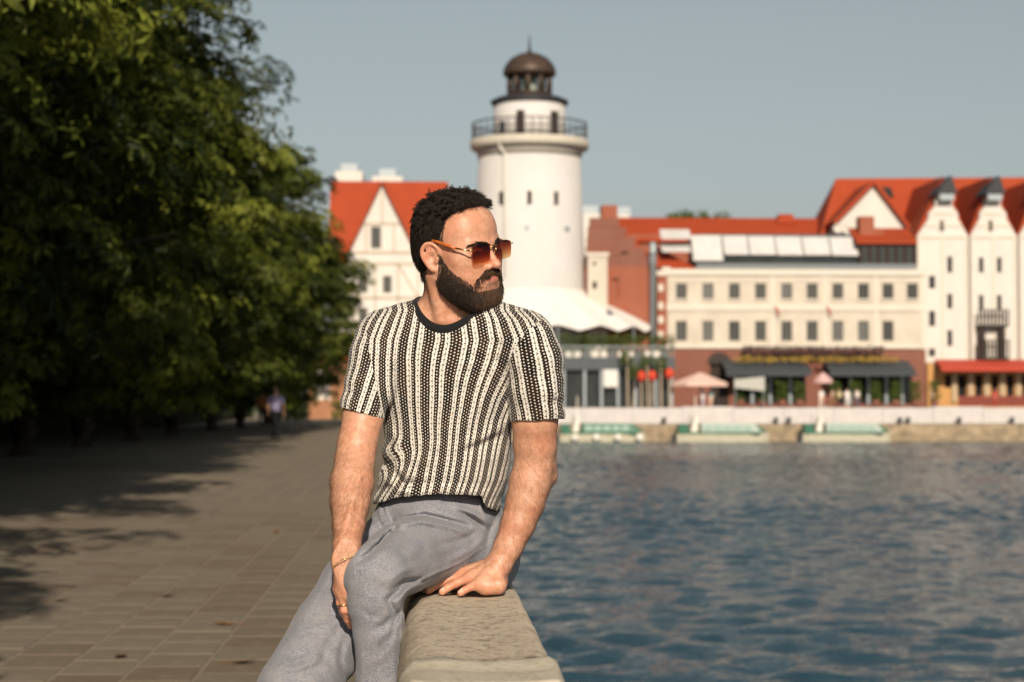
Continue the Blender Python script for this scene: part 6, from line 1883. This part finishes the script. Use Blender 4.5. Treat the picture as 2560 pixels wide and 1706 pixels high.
# ------------------------------------------------------------------ people in the distance
def mini(seed, stride=.12, arm=.06):
    """small standing figure: skin, top, trousers and hair as separate meshes, 1.75 m tall, facing -y"""
    j = lambda *p: np.array(p, np.float32)
    hip, kn, an = .92, .50, .09
    legs = []
    for s in (1, -1):
        f = stride * s
        legs += [Cone(j(s*.09, 0, hip), j(s*.09, -f*.6, kn), .085, .062), Cone(j(s*.09, -f*.6, kn), j(s*.09, -f*.2 + .05, an), .058, .045)]
    legs_in = [Cone(q.a, q.b, q.ra * .7, q.rb * .7) for q in legs] + [Cone(j(s*.09, -stride*s*.2 + .05, .09), j(s*.09, -stride*s*.2 + .05, .05), .032, .04) for s in (1, -1)]
    feet = [Cone(j(s*.09, -stride*s*.2 + .06, .05), j(s*.10, -stride*s*.2 - .13, .035), .045, .035) for s in (1, -1)]
    top = [Ell(j(0, 0, 1.20), (.175, .115, .27)), Cone(j(-.13, 0, 1.40), j(.13, 0, 1.40), .075, .075), Ell(j(0, 0, .98), (.165, .115, .12))]
    arms, sl = [], []
    for s in (1, -1):
        sh, el, wr_ = j(s*.20, 0, 1.40), j(s*.25, .02 + arm*s, 1.12), j(s*.25, -.08 + arm*2*s, .88)
        arms += [Cone(sh, el, .052, .042), Cone(el, wr_, .040, .028), Ell(wr_ + j(0, -.01, -.06), (.025, .035, .06))]
        sl.append(Cone(sh, sh*.45 + el*.55, .066, .060))
    hd_ = [Ell(j(0, -.01, 1.62), (.078, .095, .12)), Cone(j(0, .01, 1.44), j(0, 0, 1.55), .055, .052), Cone(j(0, -.10, 1.62), j(0, -.112, 1.595), .012, .014)]
    hair_ = Ell(j(0, .018, 1.655), (.088, .096, .10))
    lo, hi = (-.40, -.35, -.02), (.40, .35, 1.85)
    sk = union(hd_ + arms + feet + legs_in + [Ell(j(0, 0, 1.2), (.16, .09, .27)), Ell(j(0, 0, .95), (.13, .09, .12))], .02)
    tp = union(top + sl, .03); tr_ = union(legs + [Ell(j(0, 0, .93), (.16, .11, .10))], .03)
    A = skin_field(sk, lo, hi, .022); B_ = skin_field(tp, lo, hi, .022); C_ = skin_field(tr_, lo, hi, .022)
    D = skin_field(lambda P, c, r: np.maximum(hair_(P), -(P[:, 2] - 1.60 - np.where(P[:, 1] > 0, -.06, .05))), lo, hi, .018)
    return [mesh_np(n, *m) for n, m in (('body', A), ('top', B_), ('trousers', C_), ('hair', D))]
poses = [mini(0), mini(1, .02, .02), mini(2, -.16, -.05)]
def cloth(name, c): return plain(name, c, .85, .1)
M_SK2 = cloth('skin_far', (.50, .28, .18)); M_HR2 = cloth('hair_far', (.03, .02, .015))
def person(label, px, py, Y, z, rz, pose, top, low, sc=1.0, group='people on the far quay'):
    x = WX(px, Y)
    o = empty('person', (x, Y, z), rz); o.scale = (sc, sc, sc)
    tag(o, label, 'person', group)
    for me, mt in zip(poses[pose], (M_SK2, top, low, M_HR2)):
        ob = bpy.data.objects.new(me.name.split('.')[0], me); COL.objects.link(ob); ob.parent = o
        if not me.materials: me.materials.append(None)
        ob.material_slots[0].link = 'OBJECT'; ob.material_slots[0].material = mt
    return o
WT, PE, BLK = cloth('white_top', (.75, .70, .66)), cloth('peach_top', (.72, .50, .38)), cloth('dark_trousers', (.02, .02, .024))
person('walker in lilac shirt and black trousers on the promenade under the trees', 690, 1100, 65.5, 0.0, math.pi, 0, cloth('lilac_shirt', (.20, .18, .28)), BLK, 1.0, 'people on the promenade')
person('person in orange top farther along the promenade beside the lilac walker', 655, 1060, 92, 0.0, math.pi, 1, cloth('orange_top', (.38, .13, .04)), BLK, 1.0, 'people on the promenade')
person('person in white standing under the pink parasol', 1757, 1000, 181.6, Z_TERR, .3, 1, WT, cloth('pale_trousers', (.5, .5, .55)))
person('person in pale teal top next to the one in white under the parasol', 1777, 1000, 181.8, Z_TERR, -.4, 0, cloth('teal_top', (.40, .55, .52)), PE)
person('person in white blouse left of the group before the dark awning', 2054, 1000, 181.5, Z_TERR, .2, 0, WT, PE)
person('person in peach top in the middle of the group before the dark awning', 2081, 1000, 181.7, Z_TERR, 2.0, 2, PE, cloth('brown_skirt', (.30, .17, .10)))
person('person in pale yellow top right of the group before the dark awning', 2098, 1000, 182.2, Z_TERR, -1.0, 1, cloth('yellow_top', (.70, .62, .36)), BLK)
person('person all in white standing beside the one in navy', 2118, 1000, 181.4, Z_TERR, .1, 1, WT, WT)
person('person in navy and white near the figure all in white', 2143, 1000, 181.9, Z_TERR, -.7, 2, WT, cloth('navy', (.05, .08, .16)))
person('person in red before the ochre arcade', 2488, 1000, 182.4, Z_TERR, .4, 0, cloth('red_top', (.50, .06, .05)), cloth('red_trousers', (.38, .05, .05)))
person('person in grey beside the white scooter', 2330, 1000, 182.2, Z_TERR, 1.2, 1, cloth('grey_top', (.35, .33, .30)), BLK)
